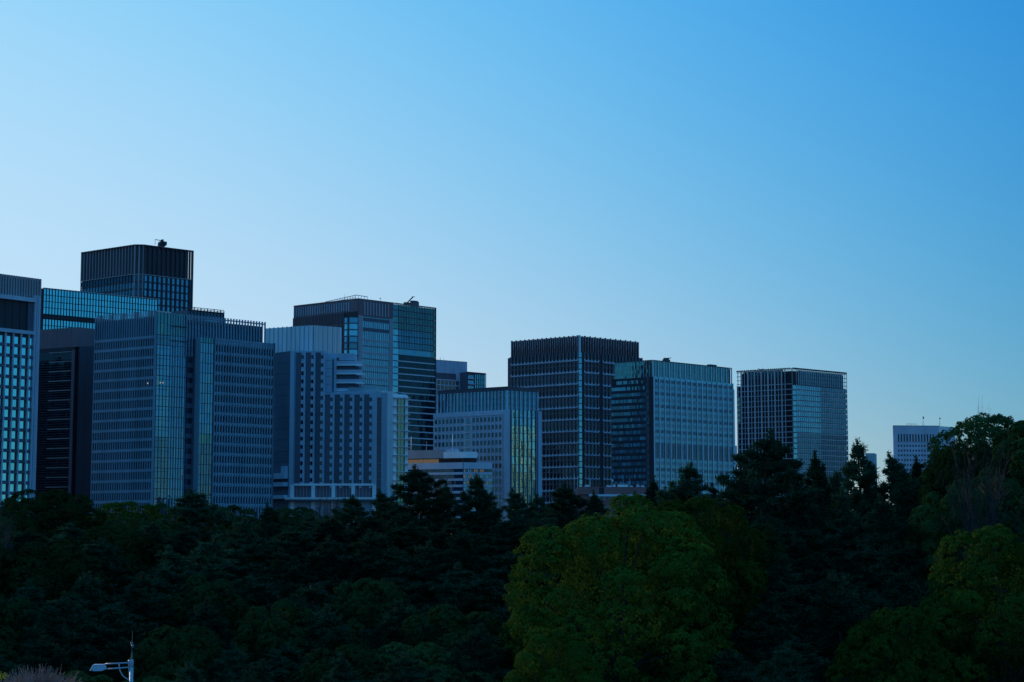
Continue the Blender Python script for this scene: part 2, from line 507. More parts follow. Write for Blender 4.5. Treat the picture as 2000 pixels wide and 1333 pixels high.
# ------------------------------------------------------------ cyan glass building behind
def glass_block():
    N = pt(85, 564, 905)
    N, z, FL, FR = corner_building(85, 564, 905, 60, 308, rd=(.75, .66))
    rt = root('office_building', (N.x, N.y, 0), 'bright cyan glass office block behind, with a fine black window grid', 'building')
    prism(rt, 'wall', 'black', footprint(FL, FR, .4), 0, z - .2)
    zb0 = FR.z(85, 623); zb1 = FR.z(85, 615.5)
    fh = (z - zb1) / 4.2
    zz = z
    nrow = 0
    while zz > 20 and nrow < 16:
        if nrow == 4: zz = zb0
        h = fh
        for i in range(1):
            panes(rt, FR, 'window_band', 'gbright', 0, FR.L, 80, max(zz - h, 0), zz, w=.05, gap=.05, tilt=.002)
        box(rt, FR, 'floor_line', 'black', 0, FR.L, zz - .14, zz + .14, 0, .25)
        zz -= h; nrow += 1
    box(rt, FR, 'dark_band', 'black', 0, FR.L, zb0 + .5, zb1 - .4, 0, .3)
    box(rt, FR, 'lower_glass', 'gblue', 0, FR.L, 0, zz, 0, .05)
    for i in range(41):
        u = FR.L * i / 40
        box(rt, FR, 'mullion', 'black', u - .15, u + .15, zz, z + .4, 0, .4)
    box(rt, FR, 'roof_edge', 'steel', 0, FR.L, z, z + .5, -.5, .2)
    # dark lattice on the left return
    for i in range(14):
        zq = z - i * 3.4
        box(rt, FL, 'lattice_shelf', 'dark', FL.L - 7, FL.L, zq - .3, zq, 0, 1.0)
    for i in range(4):
        box(rt, FL, 'lattice_post', 'dark', FL.L - 6.8 + i * 2.1, FL.L - 6.5 + i * 2.1, 0, z, 0, .9)
glass_block()

# ------------------------------------------------------------ tallest dark tower
def tower_tall():
    N1 = pt(264, 478, 1050); z = N1.z
    t, _ = hit(160.5, 478, N1, (-.80, .62)); d1 = Vector((.80, -.62)).normalized()
    L1 = t * Vector((.8, .62)).length
    FL = Face(Vector((N1.x, N1.y)) - d1 * L1, d1, L1)
    dc = Vector((1, .08)).normalized()
    t, _ = hit(281, 478, N1, dc); FC = Face((N1.x, N1.y), dc, t)
    N2 = FC.at(t)
    rd = Vector((.74, .68)).normalized()
    t, _ = hit(377.5, 478, N2, rd); FR = Face(N2, rd, t)
    rt = root('skyscraper', (N1.x, N1.y, 0), 'tallest dark tower with a ribbed crown and a maintenance crane on its roof', 'skyscraper')
    A, B, C2, D = FL.at(0), FL.at(L1), FC.at(t * 0 + FC.L), FR.at(FR.L)
    zc = FR.z(281, 536)
    back = A + D - B
    body = [A, B, C2, D, back]
    c = (A + D) / 2
    prism(rt, 'wall', 'black', [p + (c - p).normalized() * .5 for p in body], 0, zc)
    uR = FR.u(369.5, 520)
    D2 = FR.at(uR)
    back2 = A + D2 - B
    prism(rt, 'crown_wall', 'dark', [p + (c - p).normalized() * .6 for p in (A, B, C2, D2, back2)], zc + .02, z - .6)
    # crown ribs, frame
    for i in range(19):
        u = L1 * i / 18
        box(rt, FL, 'crown_rib', 'slat', u - .22, u + .22, zc, z, 0, .5)
    for i in range(11):
        u = uR * i / 10
        box(rt, FR, 'crown_rib', 'black', u - .35, u + .35, zc, z - .4, 0, .7)
    for u in (0, FC.L * .5, FC.L):
        box(rt, FC, 'corner_post', 'slat', u - .35, u + .35, 0, z, 0, .6)
    for F_ in (FL, FC, FR):
        box(rt, F_, 'roof_edge', 'black', 0, F_.L, z - .7, z, -.6, .75)
        box(rt, F_, 'crown_sill', 'slat', 0, F_.L, zc - .4, zc, 0, .78)
    box(rt, FR, 'edge_post', 'black', FR.L - 1.0, FR.L, 0, z, -.6, .7)
    box(rt, FR, 'edge_post', 'black', uR - .1, uR + .5, zc, z, -.6, .7)
    fh = 4.25; zz = zc - .5; k = 0
    while zz > 6:
        panes(rt, FL, 'window_band', 'gmid' if k in (1, 2, 4) else 'gdark', 0, L1, 36, zz - fh + .9, zz - .15, w=.06)
        box(rt, FL, 'spandrel', 'dark', 0, L1, zz - fh, zz - fh + .8, 0, .2)
        panes(rt, FC, 'window_band', 'gdark', 0, FC.L, 4, zz - fh + .9, zz - .15, w=.06)
        box(rt, FC, 'spandrel', 'dark', 0, FC.L, zz - fh, zz - fh + .8, 0, .2)
        panes(rt, FR, 'window_band', 'gblue', 0, FR.L, 30, zz - fh + .8, zz - .15, w=.06)
        box(rt, FR, 'spandrel', 'bluedark', 0, FR.L, zz - fh, zz - fh + .7, 0, .15)
        zz -= fh; k += 1
    for i in range(19):
        u = L1 * i / 18
        box(rt, FL, 'fin', 'dark', u - .15, u + .15, 0, zc - .5, 0, .45)
    for i in range(11):
        u = uR * i / 10 + .2
        box(rt, FR, 'fin', 'black', u - .45, u + .45, 0, zc - .5, 0, .7)
    box(rt, FL, 'crown_panel', 'dark', 0, 3, zc, z - .6, -.6, -.05)
    # roof crane
    G = FR.off(-6)
    u0 = G.u(303, 478); u1 = G.u(326, 478)
    zr = G.z(315, 481)
    g = box(rt, G, 'roof_crane', 'black', u0 + 3, u1 - 1, zr, zr + 2.2, -2, 0)
    box(rt, G, 'crane_cab', 'black', u0 + 5.0, u1 - 2.2, zr + 2.2, zr + 4.1, -2, 0)
    box(rt, G, 'crane_cab', 'dark', u1 - 4, u1, zr + .8, zr + 3.0, -2, 0)
    p = G.at(u0 + 5); q = G.at(u0)
    tube(rt, 'crane_arm', 'black', [(p[0], p[1], zr + 3.2), (q[0], q[1], zr + 3.4), (q[0], q[1], zr + .6)], .22, 5)
tower_tall()

# ------------------------------------------------------------ small dark top behind the pale blue tower
def block_behind():
    P = pt(366, 602, 1010); d = Vector((.74, .68)).normalized()
    F = Face((P.x, P.y), d, 1)
    F.L = F.u(437, 604)
    rt = root('office_building', (P.x, P.y, 0), 'dark roof storey with thin rooftop rails just right of the tallest tower', 'building')
    z = F.z(378, 606)
    n_in = Vector((-F.d[1], F.d[0])) * 22
    prism(rt, 'wall', 'bluedark', [F.at(0, -.3), F.at(F.L, -.3), F.at(F.L) + n_in, F.at(0) + n_in], 0, z)
    panes(rt, F, 'window_band', 'gdark', 0, F.L, 14, z - 4, z - .6, w=.05)
    panes(rt, F, 'window_band', 'gblue', 0, F.L, 14, z - 8.3, z - 4.6, w=.05)
    for i in range(12):
        u = F.L * i / 11
        box(rt, F, 'post', 'dark', u - .2, u + .2, z - 9, z + (1.6 if i % 2 == 0 else 1.0), 0, .5)
    box(rt, F, 'rail', 'black', 0, F.L, z + 1.3, z + 1.6, .1, .35)
    box(rt, F, 'rail', 'black', 0, F.L, z + .5, z + .7, .1, .35)
    box(rt, F, 'roof_edge', 'black', 0, F.L, z - .4, z + .1, 0, .6)
block_behind()

# ------------------------------------------------------------ large pale blue tower with fins
def tower_pale_blue():
    N, z, FL, FR = corner_building(305, 608, 745, 187.5, 517, ld=(.83, -.56), rd=(.72, .69))
    rt = root('office_tower', (N.x, N.y, 0), 'wide blue grey tower with rows of slim vertical fins and a glazed corner', 'tower')
    uG = FR.u(332, 700); uC = FR.u(362, 700)
    prism(rt, 'wall', 'bluedark', footprint(FL, FR, .6), 0, z - 2)
    fh = (FL.z(240, 720) - FL.z(240, 720 + 19.8 * 10)) / 10
    zt = FL.z(200, 664.5)
    nf = 27
    # left facade
    box(rt, FL, 'crown_glass', 'gmid', 0, FL.L, zt, z - 2.2, 0, .05)
    k = 0; zz = zt
    while zz > 2:
        box(rt, FL, 'spandrel', 'blueconc', 0, FL.L, zz - 1.15, zz, 0, .5)
        panes(rt, FL, 'window_band', 'gblack', 0, FL.L, nf - 1, max(0, zz - fh), zz - 1.15, w=.03)
        zz -= fh; k += 1
    for u in lin(.2, FL.L - .2, nf):
        box(rt, FL, 'fin', 'blueconc', u - .17, u + .17, 0, z + .3, .02, .58)
    box(rt, FL, 'corner_pier', 'blueconc', FL.L - .1, FL.L + .6, 0, z, 0, .9)
    # glazed corner facade
    zg = FR.z(320, 655)
    panes(rt, FR, 'corner_glass', 'ggreen', .6, uC, 8, zg, z - .3, 2, w=.05)
    zz = zg; j = 0
    while zz > 2:
        mat = 'gblue' if 1 <= j <= 9 else 'gmid'
        panes(rt, FR, 'corner_glass', mat, .6, uG, 4, max(0, zz - fh), zz - .1, w=.08)
        panes(rt, FR, 'corner_glass', 'gblue', uG, uC, 8, max(0, zz - fh), zz - .1, w=.08)
        box(rt, FR, 'transom', 'dark', .6, uC, zz - .12, zz + .12, .05, .3)
        box(rt, FR, 'transom', 'dark', .6, uG, zz - fh * .35, zz - fh * .35 + .12, .05, .25)
        zz -= fh; j += 1
    for zq in (z - 5.5, z - 11.5): box(rt, FR, 'transom', 'dark', uG, uC, zq - .15, zq + .15, .6, 1.0)
    for u in lin(.6, uG, 5): box(rt, FR, 'mullion', 'bluedark', u - .08, u + .08, 0, z, .05, .3)
    for u in lin(uG, uC, 7): box(rt, FR, 'fin', 'blueconc', u - .13, u + .13, 0, z - .5, .05, .45)
    box(rt, FR, 'roof_edge', 'steel', 0, uG, z - .3, z + .15, -.5, .4)
    # crown right of the corner
    zcb = FR.z(389, 661)
    us = lin(uC, FR.L, 28)
    box(rt, FR, 'crown_glass', 'gmid', uC, FR.L - 4, zcb - 1, z - 4.2, 0, .05)
    for i, u in enumerate(us):
        box(rt, FR, 'fin', 'blueconc', u - .2, u + .2, zcb - 8, z, .05, .7)
    box(rt, FR, 'crown_rail', 'blueconc', uC, FR.L, z - 1.2, z - .7, 0, .4)
    # dark recess
    uR0 = FR.u(363.5, 800); uR1 = FR.u(389, 800)
    zz = zcb; j = 0
    H = FR.off(-.3)
    while zz > 2:
        panes(rt, H, 'recess_glass', 'gmid', uR0, uR1, 5, max(0, zz - fh * .55), zz, w=.35)
        box(rt, H, 'recess_spandrel', 'bluedark', uR0, uR1, zz - fh, zz - fh * .55, 0, .4)
        zz -= fh; j += 1
    # lower front block
    G = FR.off(5.0)
    g0, g1, g2 = G.u(389, 800), G.u(415, 800), G.u(531.5, 800)
    zf = G.z(389, 658.5)
    n_in = Vector((-G.d[1], G.d[0]))
    prism(rt, 'front_wall', 'bluedark', [G.at(g0, -.3), G.at(g2, -.3), G.at(g2) + n_in * 30, G.at(g0) + n_in * 4.9], 0, zf - .5)
    zz = zf; j = 0
    zfirst = G.z(420, 672)
    panes(rt, G, 'corner_glass', 'ggreen', g0, g1, 5, zfirst, zf, w=.06)
    zz = zfirst
    while zz > 2:
        mat = 'gblue' if j < 9 else ('ggreen' if j < 10 else 'gmid')
        panes(rt, G, 'corner_glass', mat, g0, g1, 5, max(0, zz - fh), zz - .1, w=.06)
        box(rt, G, 'transom', 'dark', g0, g1, zz - .1, zz + .1, .05, .25)
        zz -= fh; j += 1
    for u in lin(g0, g1, 6): box(rt, G, 'mullion', 'bluedark', u - .07, u + .07, 0, zf, .05, .3)
    ng = 23
    zz = G.z(430, 668.5); j = 0
    gg = g1 + .5
    box(rt, G, 'parapet', 'blueconc', gg, g2, zz, zf + .1, 0, .35)
    pitch = (g2 - gg) / (ng - 1)
    while zz > 2:
        box(rt, G, 'spandrel', 'blueconc', gg, g2, zz - .9, zz, 0, .5)
        panes(rt, G, 'window_band', 'gblack' if j % 3 else 'gdark', gg, g2, ng - 1, max(0, zz - fh), zz - 1.1, w=.03)
        zz -= fh; j += 1
    ztop = G.z(430, 668.5)
    for i in range(ng):
        u = gg + i * pitch
        box(rt, G, 'fin', 'blueconc', u - .22, u + .22, 0, zf - .3, .02, .72)
        if i % 1 == 0 and i < ng - 1:
            zz = ztop
    # dentils under each band, joined per floor
    zz = ztop
    while zz > 10:
        vs, fs = [], []
        for i in range(ng - 1):
            u = gg + i * pitch
            for a in ((u + .22, u + .62),):
                k = len(vs)
                for x in a:
                    for y in (-.7, -.36):
                        for zq in (zz - 1.5, zz - .2): vs.append((x, y, zq))
                fs += [(k, k + 1, k + 3, k + 2), (k + 4, k + 6, k + 7, k + 5), (k, k + 4, k + 5, k + 1), (k + 2, k + 3, k + 7, k + 6), (k, k + 2, k + 6, k + 4), (k + 1, k + 5, k + 7, k + 3)]
        me = bpy.data.meshes.new('dentil_course'); me.from_pydata(vs, [], fs); me.materials.append(M['blueconc'])
        o = bpy.data.objects.new('dentil_course', me); COL.objects.link(o); o.parent = rt; o.matrix_basis = parent_inv(rt) @ G.M
        o['kind'] = 'stuff'
        zz -= fh
    box(rt, G, 'corner_pier', 'bluedark', g2, g2 + .5, 0, zf + .2, -2, .9)
    box(rt, G, 'corner_pier', 'blueconc', g0 - .3, g0, 0, zf, -3, .5)
    # a few lit rooms
    for px, py in ((289, 749), (312, 748), (318, 748)):
        F_ = FL if px < 305 else FR
        u = F_.u(px, py); zq = F_.z(px, py)
        box(rt, F_, 'glowing_window', 'lit', u - .3, u + .3, zq - .3, zq + .3, .1, .12)
tower_pale_blue()

# ------------------------------------------------------------ pale hotel with dark vertical stripes
def hotel():
    d = (1, -.01)
    P = pt(568, 686, 860)
    F = Face((P.x, P.y), d, 1); F.L = F.u(768, 800)
    rt = root('hotel', (P.x, P.y, 0), 'pale blue hotel with dark vertical stripes, small square windows and stepped terraces', 'hotel')
    zu = P.z
    zl = F.z(700, 767)
    n_in = Vector((-F.d[1], F.d[0]))
    ux = F.u(634, 740)
    uT = F.u(657, 740)
    # main volumes
    E1 = Face((0, 0), (1, 0), 1)
    t, _ = hit(533.5, 800, F.at(0), (-.68, .73))
    d1 = Vector((.68, -.73)).normalized(); L1 = t * Vector((.68, .73)).length
    FL = Face(F.at(0) - d1 * L1, d1, L1)
    Fi = lambda u: F.at(u, -.55)
    prism(rt, 'wall', 'tile', [FL.at(0, -.4), F.at(.4, -.55), Fi(ux), F.at(ux) + n_in * 30, F.at(0) + n_in * 34], 0, zu - .1)
    prism(rt, 'lower_wall', 'tile', [Fi(ux + .02), Fi(F.u(768, 800)), F.at(F.L) + n_in * 26, F.at(ux + .02) + n_in * 26], 0, zl - .1)
    zu2 = F.z(650, 692)
    H = F.off(-9)
    prism(rt, 'upper_wall', 'tile', [H.at(H.u(632, 740)), H.at(H.u(657, 740)), H.at(H.u(657, 740)) + n_in * 18, H.at(H.u(632, 740)) + n_in * 18], zl, zu2)
    # dark panelled left facade
    k = 0; zz = zu
    ph = 5.2
    while zz > 40:
        box(rt, FL, 'wall_panel', 'bluedark', .2, L1 - .1, max(zz - ph + .12, 0), zz, 0, .25); zz -= ph
    box(rt, FL, 'wall_panel', 'bluedark', .2, L1 - .1, 0, zz, 0, .25)
    box(rt, F, 'edge_pier', 'tile', -.1, F.u(574, 800), 0, zu, -.5, .5)
    # stripes and window columns, pitch 19.2 px
    fh = (F.z(650, 782) - F.z(650, 782 + 16.05 * 10)) / 10
    zb = F.z(650, 947)
    x0 = 590.0
    cols = [x0 + 19.2 * i for i in range(8)]
    for i, x in enumerate(cols):
        up = i < 3
        ztop_ = F.z(600, 689) if up else F.z(680, 771)
        uA, uB = F.u(x - 13.6, 850), F.u(x - 3.2, 850)
        box(rt, F, 'dark_stripe', 'bluedark', uA, uB, zb, ztop_, -.5, .0)
        box(rt, F, 'light_pier', 'tile', F.u(x + 1.9, 850), F.u(x + 5.4, 850), zb, (zu if up else zl), -.5, .35)
        ztw = F.z(x, 694 if up else 777)
        nr = 16 if up else 11
        for j in range(nr):
            zc = ztw - j * fh
            box(rt, F, 'window', 'gblack', F.u(x - 2.4, 850), F.u(x + 1.2, 850), zc - 1.75, zc, -.5, -.3)
            box(rt, F, 'window_sill', 'mauve', F.u(x - 3.2, 850), F.u(x + 1.9, 850), zc - fh, zc - 1.8, -.5, .05)
        box(rt, F, 'column_head', 'tile', F.u(x - 3.2, 850), F.u(x + 1.9, 850), ztw, (zu if up else zl), -.5, .1)
        box(rt, F, 'stripe_head', 'tile', uA, uB, ztop_, (zu if up else zl) - .02, -.5, .2)
    # right end: wall, dark window strip, ribbed wall
    uS0, uS1 = F.u(736, 850), F.u(745, 850)
    box(rt, F, 'end_wall', 'tile', F.u(728.5, 850), uS0, 0, zl, -.5, .3)
    box(rt, F, 'end_wall', 'tile', uS0, uS1, F.z(740, 777), zl, -.5, .1)
    zz = F.z(740, 777)
    while zz > 0:
        box(rt, F, 'stair_window', 'brown', uS0 + .05, uS1 - .05, zz - fh + .2, zz, -.5, -.3); zz -= fh
    for i in range(10):
        a = uS1 + (F.L - uS1) * i / 10
        box(rt, F, 'wall_rib', 'white' if i > 4 else 'tile', a, a + (F.L - uS1) / 10 - .12, 0, zl, -.5, .3 if i % 2 else .38)
    # bay-windowed right facade
    rd = Vector((.9, .44)).normalized()
    Q = F.at(F.L)
    t, _ = hit(797.5, 850, Q, rd)
    B = Face(Q, rd, t)
    zbR = B.z(770, 770)
    prism(rt, 'bay_wall', 'white', [B.at(0, -.5), B.at(B.L - .9, -.5), B.at(B.L - .9, -8), B.at(0, -8)], 0, zbR)
    b0, b1, b2, b3 = B.u(768.5, 850), B.u(774.5, 850), B.u(790.5, 850), B.u(797.5, 850)
    zz = B.z(780, 777)
    j = 0
    while zz > 10:
        box(rt, B, 'balcony_slab', 'white', b0 - .6, b3 + .4, zz - .2, zz, -.4, 1.5)
        box(rt, B, 'balcony_rail', 'steel', b0 - .4, b3 + .2, zz - .75, zz - .6, 1.2, 1.4)
        box(rt, B, 'bay_window', 'greenglow' if j < 11 else 'ggreen', b1 + .5, b2 - .5, zz - fh + .1, zz - .9, -.45, -.1)
        for u in (b1, b1 + .45, (b1 + b2) / 2, b2 - .45): box(rt, B, 'window_frame', 'dark', u, u + .12, zz - fh, zz - .7, -.4, .1)
        box(rt, B, 'curtain', 'gdark', b1, b1 + .5, zz - fh, zz - .8, -.45, -.05)
        box(rt, B, 'curtain', 'gdark', b2 - .5, b2, zz - fh, zz - .8, -.45, -.05)
        zz -= fh; j += 1
    box(rt, B, 'bay_pier', 'white', b2, b3 - .3, 0, zbR - .5, -.45, .25)
    box(rt, B, 'bay_pier', 'white', b0 - .2, b1, 0, zbR - .5, -.45, .2)
    # roof crenels
    for i in range(13):
        u = F.u(741 + i * 2.6, 766)
        box(rt, F, 'roof_post', 'white', u - .14, u + .14, zl, zl + (1.0 if i < 6 else .8) - i * .02, -2.2, -1.9)
    # crown box of metal panels
    N, z, CL, CR = corner_building(612, 636, 886, 519, 667, ld=(.88, -.47), rd=(.84, .55))
    zc0 = H.z(600, 692)
    prism(rt, 'crown_wall', 'bluedark', footprint(CL, CR, .4), zc0 - 6, z - .3)
    for i in range(11):
        a = CL.L * i / 11; b = CL.L * (i + 1) / 11
        box(rt, CL, 'crown_panel', 'metal', a + .25, b - .1, zc0 - 4, z, 0, .35)
        box(rt, CL, 'crown_rib', 'steel', a - .05, a + .25, zc0 - 4, z + .25, 0, .7)
    for i in range(6):
        a = CR.L * i / 6; b = CR.L * (i + 1) / 6
        box(rt, CR, 'crown_panel', 'steel', a + .05, b - 1.0, zc0 - 6, z, 0, .45)
        box(rt, CR, 'crown_panel', 'metal', b - 1.0, b, zc0 - 6, z, 0, .1)
    # terraces to the right of the upper block
    T = F.off(-6)
    tu0, tu1 = T.u(656.5, 730), T.u(707, 730)
    zt1 = T.z(680, 702)
    prism(rt, 'terrace_core', 'bluedark', [T.at(tu0), T.at(tu1 - 1.5), T.at(tu1 - 1.5) + n_in * 14, T.at(tu0) + n_in * 14], zl, T.z(690, 706))
    prism(rt, 'terrace_tower', 'tile', [T.at(tu0 - 5.0, .1), T.at(T.u(692, 700), .1), T.at(T.u(692, 700)) + n_in * 12, T.at(tu0 - 5) + n_in * 12], T.z(690, 704.5), T.z(660, 690.5))
    for yt, yb in ((706, 715), (723, 732), (741.5, 749.5), (759, 765)):
        a, b = T.z(680, yb), T.z(680, yt)
        box(rt, T, 'terrace_parapet', 'mauve', tu0, tu1, a + .5, b, -.2, 1.3)
        box(rt, T, 'terrace_slab', 'white', tu0, tu1 + .1, a, a + .48, -.2, 1.6)
        box(rt, T, 'terrace_slab', 'white', T.u(696, 740), tu1 + 1.2, a - .35, a + .15, -.2, 2.2)
    box(rt, T, 'terrace_wall', 'tile', T.u(632, 730), T.u(651, 730), zl, T.z(650, 700), -.3, 2.8)
    for i in range(5):
        box(rt, T, 'wall_joint', 'bluedark', T.u(637, 730), T.u(648, 730), T.z(640, 706 + 15.5 * i), T.z(640, 705.3 + 15.5 * i), 2.8, 2.84)
    box(rt, T, 'recess_post', 'bluedark', T.u(650, 730), T.u(653.5, 730), zl, T.z(650, 704), -.3, 2.9)
    box(rt, T, 'terrace_wall', 'tile', T.u(653.5, 730), T.u(657.5, 730), zl, T.z(650, 700), -.3, 2.85)
    box(rt, T, 'vent', 'dark', T.u(657.5, 700), T.u(662.5, 700), T.z(660, 704), T.z(660, 699), .1, .2)
    # canopy
    ca, cb = F.u(683, 755), F.u(730, 755)
    vs = []
    zA, zB = F.z(700, 753), F.z(700, 765)
    q0, q1 = F.at(ca, -1), F.at(cb, -1); r0, r1 = F.at(ca - 1, -7), F.at(cb + 1.5, -7)
    me = bpy.data.meshes.new('canopy')
    me.from_pydata([(q0[0] - 1.2, q0[1], zB), (q1[0] + 1.6, q1[1], zB), (r1[0], r1[1], zA), (r0[0], r0[1], zA),
                    (q0[0] - 1.2, q0[1], zB - .4), (q1[0] + 1.6, q1[1], zB - .4), (r1[0], r1[1], zA + .35), (r0[0], r0[1], zA + .35)], [],
                   [(0, 1, 2, 3), (4, 5, 1, 0), (2, 3, 7, 6), (0, 3, 7, 4), (1, 5, 6, 2), (4, 7, 6, 5)])
    me.materials.append(M['slat'])
    o = bpy.data.objects.new('canopy', me); COL.objects.link(o); o.parent = rt; o.matrix_basis = parent_inv(rt)
    box(rt, F, 'roof_slab', 'tile', F.u(656, 760), F.u(735, 760), zl, zl + .5, -8, -.6)
    # podium
    zp = F.z(640, 972)
    box(rt, F, 'podium_glass', 'brown', F.u(574, 900), F.u(728, 900), zp, zb, -.5, -.35)
    for i in range(24):
        u = F.u(574, 900) + (F.u(728, 900) - F.u(574, 900)) * i / 24
        box(rt, F, 'podium_mullion', 'mauve', u, u + .12, zp, zb - .1, -.35, -.1)
    for x in (571, 612, 651.5, 690, 731): box(rt, F, 'podium_column', 'white', F.u(x - 3.5, 960), F.u(x + 3.5, 960), 0, zb, -.5, .9)
    box(rt, F, 'podium_lintel', 'white', F.u(574, 950), F.u(729, 950), zb - .5, zb + .5, -.5, .55)
    box(rt, F, 'terrace_edge', 'white', F.u(558, 950), F.u(737, 950), zp - 1, zp, -.6, 3.5)
    box(rt, F, 'terrace_edge', 'bluedark', F.u(558, 950), F.u(737, 950), zp - 1.9, zp - 1.02, -.6, 3.2)
    for yt, yb, x1 in ((925, 936, 568), (943, 951, 568), (968, 975, 568)):
        zt_, zb_ = FL.z(550, yt), FL.z(550, yb)
        box(rt, FL, 'side_terrace', 'tile', 0, L1 - .3, zb_, zt_, .25, 3.0)
    box(rt, FL, 'side_box', 'tile', FL.u(556, 930), L1 - .4, FL.z(560, 925), FL.z(560, 911), .25, 2.2)
hotel()

# ------------------------------------------------------------ big granite and glass tower
def tower_granite():
    Y = 1190
    N = pt(700, 584, Y)
    N, z, FL, FR = corner_building(700, 584, Y, 574.5, 851, ld=(.78, -.63), rd=(.71, .70))
    rt = root('office_tower', (N.x, N.y, 0), 'tall granite and glass tower with solar rack and tilted crane on its roof', 'tower')
    prism(rt, 'wall', 'brown', footprint(FL, FR, .5), 0, z - 1.0)
    # left facade crown
    z1 = FL.z(620, 617)
    box(rt, FL, 'crown_panel', 'brown', 0, FL.L, z1, z, 0, .25)
    for i in range(24):
        u = FL.L * (i + .3) / 27
        box(rt, FL, 'crown_rib', 'pale', u - .22, u + .22, z1 + .8, z - 1.5, .25, .75)
    z2 = 0
    uq = FL.u(672, 640)
    box(rt, FL, 'lower_glass', 'gmid', 0, uq, 0, z1 - .4, 0, .06)
    for i in range(36):
        u = uq * i / 35
        box(rt, FL, 'lower_fin', 'brown', u - .3, u + .3, 0, z1, 0, .7)
    for k in range(20):
        zz = z1 - 8.5 * (k + 1)
        if zz > 3: box(rt, FL, 'spandrel', 'brown', 0, uq, zz, zz + 1.2, 0, .5)
    box(rt, FL, 'corner_recess', 'black', uq, FL.L, 0, z1, 0, .1)
    # glazed corner bay (many-sided drum)
    fh = 4.22
    c = FL.at((FL.u(675, 660) + FL.u(699, 660)) / 2, -.5); rr = abs(FL.u(699, 660) - FL.u(675, 660)) * .50
    ztb = FL.z(690, 622)
    pts = [(c[0] + rr * math.cos(2 * math.pi * k / 24), c[1] + rr * math.sin(2 * math.pi * k / 24)) for k in range(24)]
    prism(rt, 'drum_core', 'black', [(c[0] + (p[0] - c[0]) * .9, c[1] + (p[1] - c[1]) * .9) for p in pts], 0, ztb)
    zz = ztb; j = 0
    while zz > 60:
        vs, fs, rn = [], [], []
        for k in range(24):
            a, b = pts[k], pts[(k + 1) % 24]; q = len(vs)
            vs += [(a[0], a[1], zz - fh + .9), (b[0], b[1], zz - fh + .9), (b[0], b[1], zz), (a[0], a[1], zz)]
            fs.append((q, q + 1, q + 2, q + 3)); rn.append(RNG.random())
        me = bpy.data.meshes.new('drum_glass'); me.from_pydata(vs, [], fs)
        me.attributes.new('rnd', 'FLOAT', 'FACE').data.foreach_set('value', rn)
        me.materials.append(M['gcyan' if j in (1, 2, 5, 6) else ('gblue' if j != 4 else 'gmid')])
        o = bpy.data.objects.new('drum_glass', me); COL.objects.link(o); o.parent = rt; o.matrix_basis = parent_inv(rt)
        prism(rt, 'drum_band', 'bluedark', [(c[0] + (p[0] - c[0]) * 1.02, c[1] + (p[1] - c[1]) * 1.02) for p in pts], zz - fh + .05, zz - fh + .85)
        zz -= fh; j += 1
    # granite right facade
    u0, u1, u2 = FR.u(703.5, 700), FR.u(707.5, 700), FR.u(759.5, 700)
    u3, u4 = FR.u(766.5, 700), FR.u(777.5, 700)
    zc = FR.z(707, 617)
    box(rt, FR, 'crown_panel', 'brown', 0, u3, zc, z, 0, .4)
    for i in range(9):
        u = u1 + (u2 - u1) * (i + .5) / 9
        box(rt, FR, 'crown_rib', 'pale', u - .2, u + .2, zc + .8, z - 1.5, .4, .8)
    box(rt, FR, 'corner_pier', 'granite', 0, u1, 0, zc, 0, .5)
    box(rt, FR, 'side_pier', 'granite', u2, u3, 0, zc, 0, .5)
    zg = FR.z(710, 662)
    panes(rt, FR, 'tall_window_band', 'gcyan', u1, u2, 20, zg, zc - .4, 4, w=.06)
    nfin = 14
    for u in lin(u1, u2, nfin + 1): box(rt, FR, 'fin', 'granite', u - .2, u + .2, 0, zc, .05, .35)
    for i in range(2): box(rt, FR, 'spandrel', 'bluedark', u1, u2, zg + 5.2 + i * 6.5, zg + 7.4 + i * 6.5, .06, .5)
    zz = zg; k = 0
    while zz > 3:
        box(rt, FR, 'spandrel', 'granite', u1, u2, zz - 1.2, zz, .05, .5)
        zb_ = max(zz - 8.4, 0)
        panes(rt, FR, 'window_band', 'gcyan', u1, u2, nfin * 2, zb_, zz - 1.1, 2, w=.06)
        box(rt, FR, 'transom', 'bluedark', u1, u2, zz - 4.9, zz - 4.2, .06, .3)
        zz -= 8.4; k += 1
    # glass part: narrow column and wide curtain wall
    zt = FR.z(780, 594)
    zblue = FR.z(800, 641); zdark = FR.z(800, 684)
    zz = z - .6; j = 0
    fr_w = FR.L
    while zz > 3:
        if zz > zblue: mt, inner = 'ggreen', 'ggreen'
        elif zz > zdark: mt, inner = 'gcyan', 'gblue'
        else: mt, inner = 'gcyan', 'gblack'  # black glass down here paints in another building's dark reflection
        if zz < zblue + 10:
            panes(rt, FR, 'window_band', mt, u3, u4, 3, max(0, zz - fh + .6), zz, w=.1)
        else:
            panes(rt, FR, 'window_band', 'gmid', u3, u4, 3, max(0, zz - fh + .6), zz, w=.1)
        box(rt, FR, 'transom', 'bluedark', u3, u4, zz - fh, zz - fh + .6, .05, .3)
        panes(rt, FR, 'curtain_wall_band', inner, u4, fr_w - 4.5, 22, max(0, zz - fh + .5), zz, w=.1)
        panes(rt, FR, 'end_window_band', 'ggreen' if zz > zdark else 'gblack', fr_w - 4.5, fr_w - .3, 3, max(0, zz - fh + .5), zz, w=.1)
        box(rt, FR, 'floor_edge', 'mauve' if zz < zdark else 'bluedark', u4, fr_w, zz - fh, zz - fh + (.75 if zz < zdark else .3), .05, .3)
        zz -= fh; j += 1
    for u in lin(u4, fr_w - .3, 24):
        box(rt, FR, 'mullion', 'dark', u - .09, u + .09, zdark, z, .1, .4)
